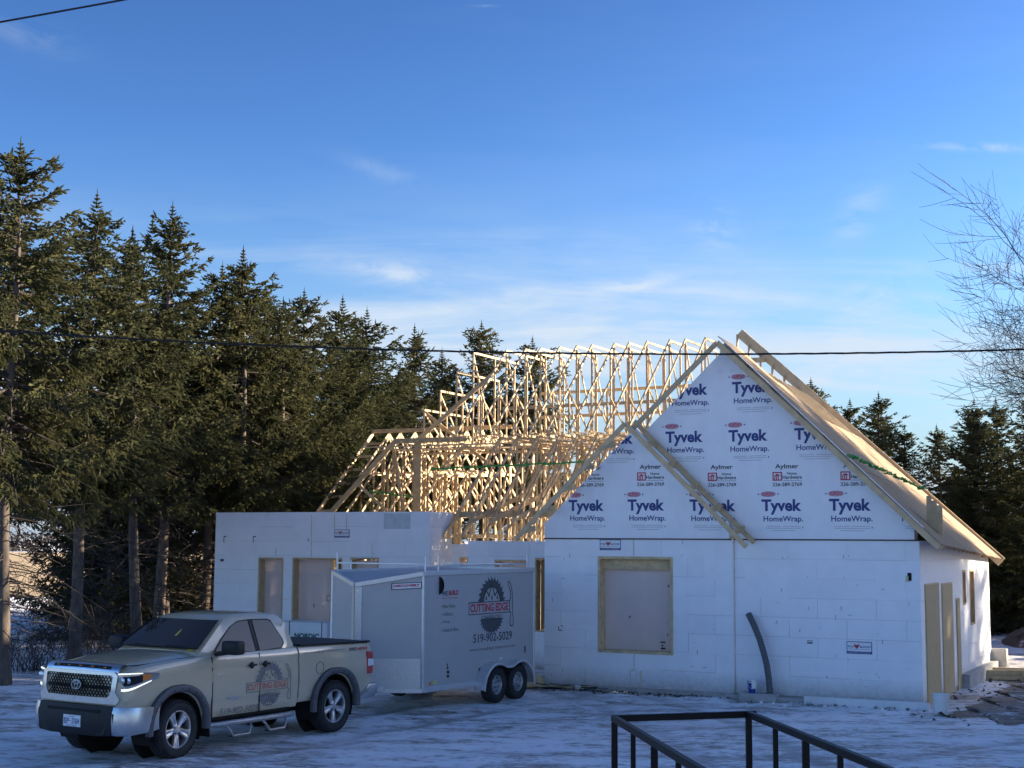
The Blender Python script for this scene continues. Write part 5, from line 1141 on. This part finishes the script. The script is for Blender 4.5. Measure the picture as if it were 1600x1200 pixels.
# offcuts beside the right wall and wood behind the trailer
lp = thing('timber_offcuts', 'stacked timber offcuts lying beside the sunlit end of the right wall', 'timber', HW(8.95, 7.6, .0), -TH + .2)
for k, (x, y, z, L_, a, mt) in enumerate(((0, 0, .07, 1.7, .1, 'lumber_old'), (.3, .25, .07, 1.5, -.2, 'gap_black'), (.1, .1, .19, 1.4, .25, 'lumber_old'), (.9, .3, .06, 1.6, .9, 'lumber'), (1.3, -.2, .06, 1.3, .4, 'lumber_old'), (.5, .9, .18, 1.8, .05, 'lumber'))):
    d = Vector((math.cos(a), math.sin(a), 0))*L_/2; c = Vector((x, y, z)); MB().beam(c-d, c+d, .16, .11).build('timber', mt, lp)
rk = thing('boulder_scrap', 'tilted brown slab of scrap wood behind the trailer wheels', 'scrap', (.52, 33.0, 0), .4)
MB().prism([(-.35, 0), (.32, 0), (.18, .22), (-.08, .32), (-.3, .2)], lambda a, z, d: (a, d, z), -.25, .25).build('slab', 'lumber_old', rk, bevel=.02)
# ------------------------------------------------------------------ deck railing in the foreground
rl = thing('metal_railing', 'black square tube steel railing in the foreground', 'railing', (0, 0, 0))
c0, c1 = Vector((.685, 9.5, 2.145)), Vector((1.585, 9.62, 2.165)); dv = Vector((.135, -1, 0)).normalized(); px = Vector((1, .135, 0)).normalized()
w = .042
MB().beam(c0 - px*.02, c1 + px*.05, w, w).build('top_rail', 'railing_paint', rl, bevel=.004)
for c, L_ in ((c0, 4.6), (c1, 4.6)):
    MB().beam(c + dv*.022, c + dv*L_, w, w).build('top_rail', 'railing_paint', rl, bevel=.004)
    for k in range(5):
        p = c + dv*(k*1.12 + .0); MB().beam(p - Vector((0, 0, .022)), p - Vector((0, 0, 1.06)), w*.95, w*.95, (1, 0, 0)).build('post', 'railing_paint', rl, bevel=.004)
    for k in range(4):
        p = c + dv*(k*1.12 + .56); MB().beam(p - Vector((0, 0, .022)), p - Vector((0, 0, .96)), w*.7, w*.7, (1, 0, 0)).build('baluster', 'railing_paint', rl)
    MB().beam(c + dv*.02 - Vector((0, 0, .96)), c + dv*L_ - Vector((0, 0, .96)), w*.8, w*.8).build('bottom_rail', 'railing_paint', rl)
dk = thing('deck', 'low timber deck carrying the black railing below the picture', 'deck', (0, 0, 0))
for k in range(12):
    p = c0 - px*.1 + dv*(-.05 + k*.42); q = p + px*1.15; MB().beam(Vector((p.x, p.y, 1.065)), Vector((q.x, q.y, 1.085)), .40, .036).build('board', 'lumber_old', dk)
for c in (c0, c1):
    for k in (0, 2.3, 4.4): p = c + dv*k; MB().beam(Vector((p.x, p.y, 1.04)), Vector((p.x, p.y, -.06)), .1, .1, (1, 0, 0)).build('leg', 'lumber_old', dk)
# ------------------------------------------------------------------ overhead cables
def at(x, y, Y):
    d = cam.matrix_world.to_3x3() @ Vector(((x-800)/FPX, (600-y)/FPX, -1)); return Vector((0, 0, CAM_H)) + d*(Y/d.y)
def cable(name, a, b, sag, r, label, twist=0.0):
    n = 90; A, B = a, b; m = MB(); P = []
    for i in range(n+1):
        f = i/n; P.append(A.lerp(B, f) - Vector((0, 0, sag*4*f*(1-f))))
    if twist:
        for ph in (0, 2.09, 4.19): m.tube([p + Vector((0, math.cos(i*twist+ph), math.sin(i*twist+ph)))*r*.9 for i, p in enumerate(P)], r*.75, 5, False)
    else: m.tube(P, r, 6, False)
    return tag(m.build(name, 'cable', None, smooth=True, fix=False), label, 'cable')
cable('power_cable', at(-260, 497, 13.2), at(1900, 535, 12.2), .205, .0062, 'twisted black power cable sagging across the whole picture in front of the house', 1.1)
cable('power_cable', at(-240, 76, 15), at(560, -70, 15), .02, .011, 'black cable crossing the upper left corner of the sky')
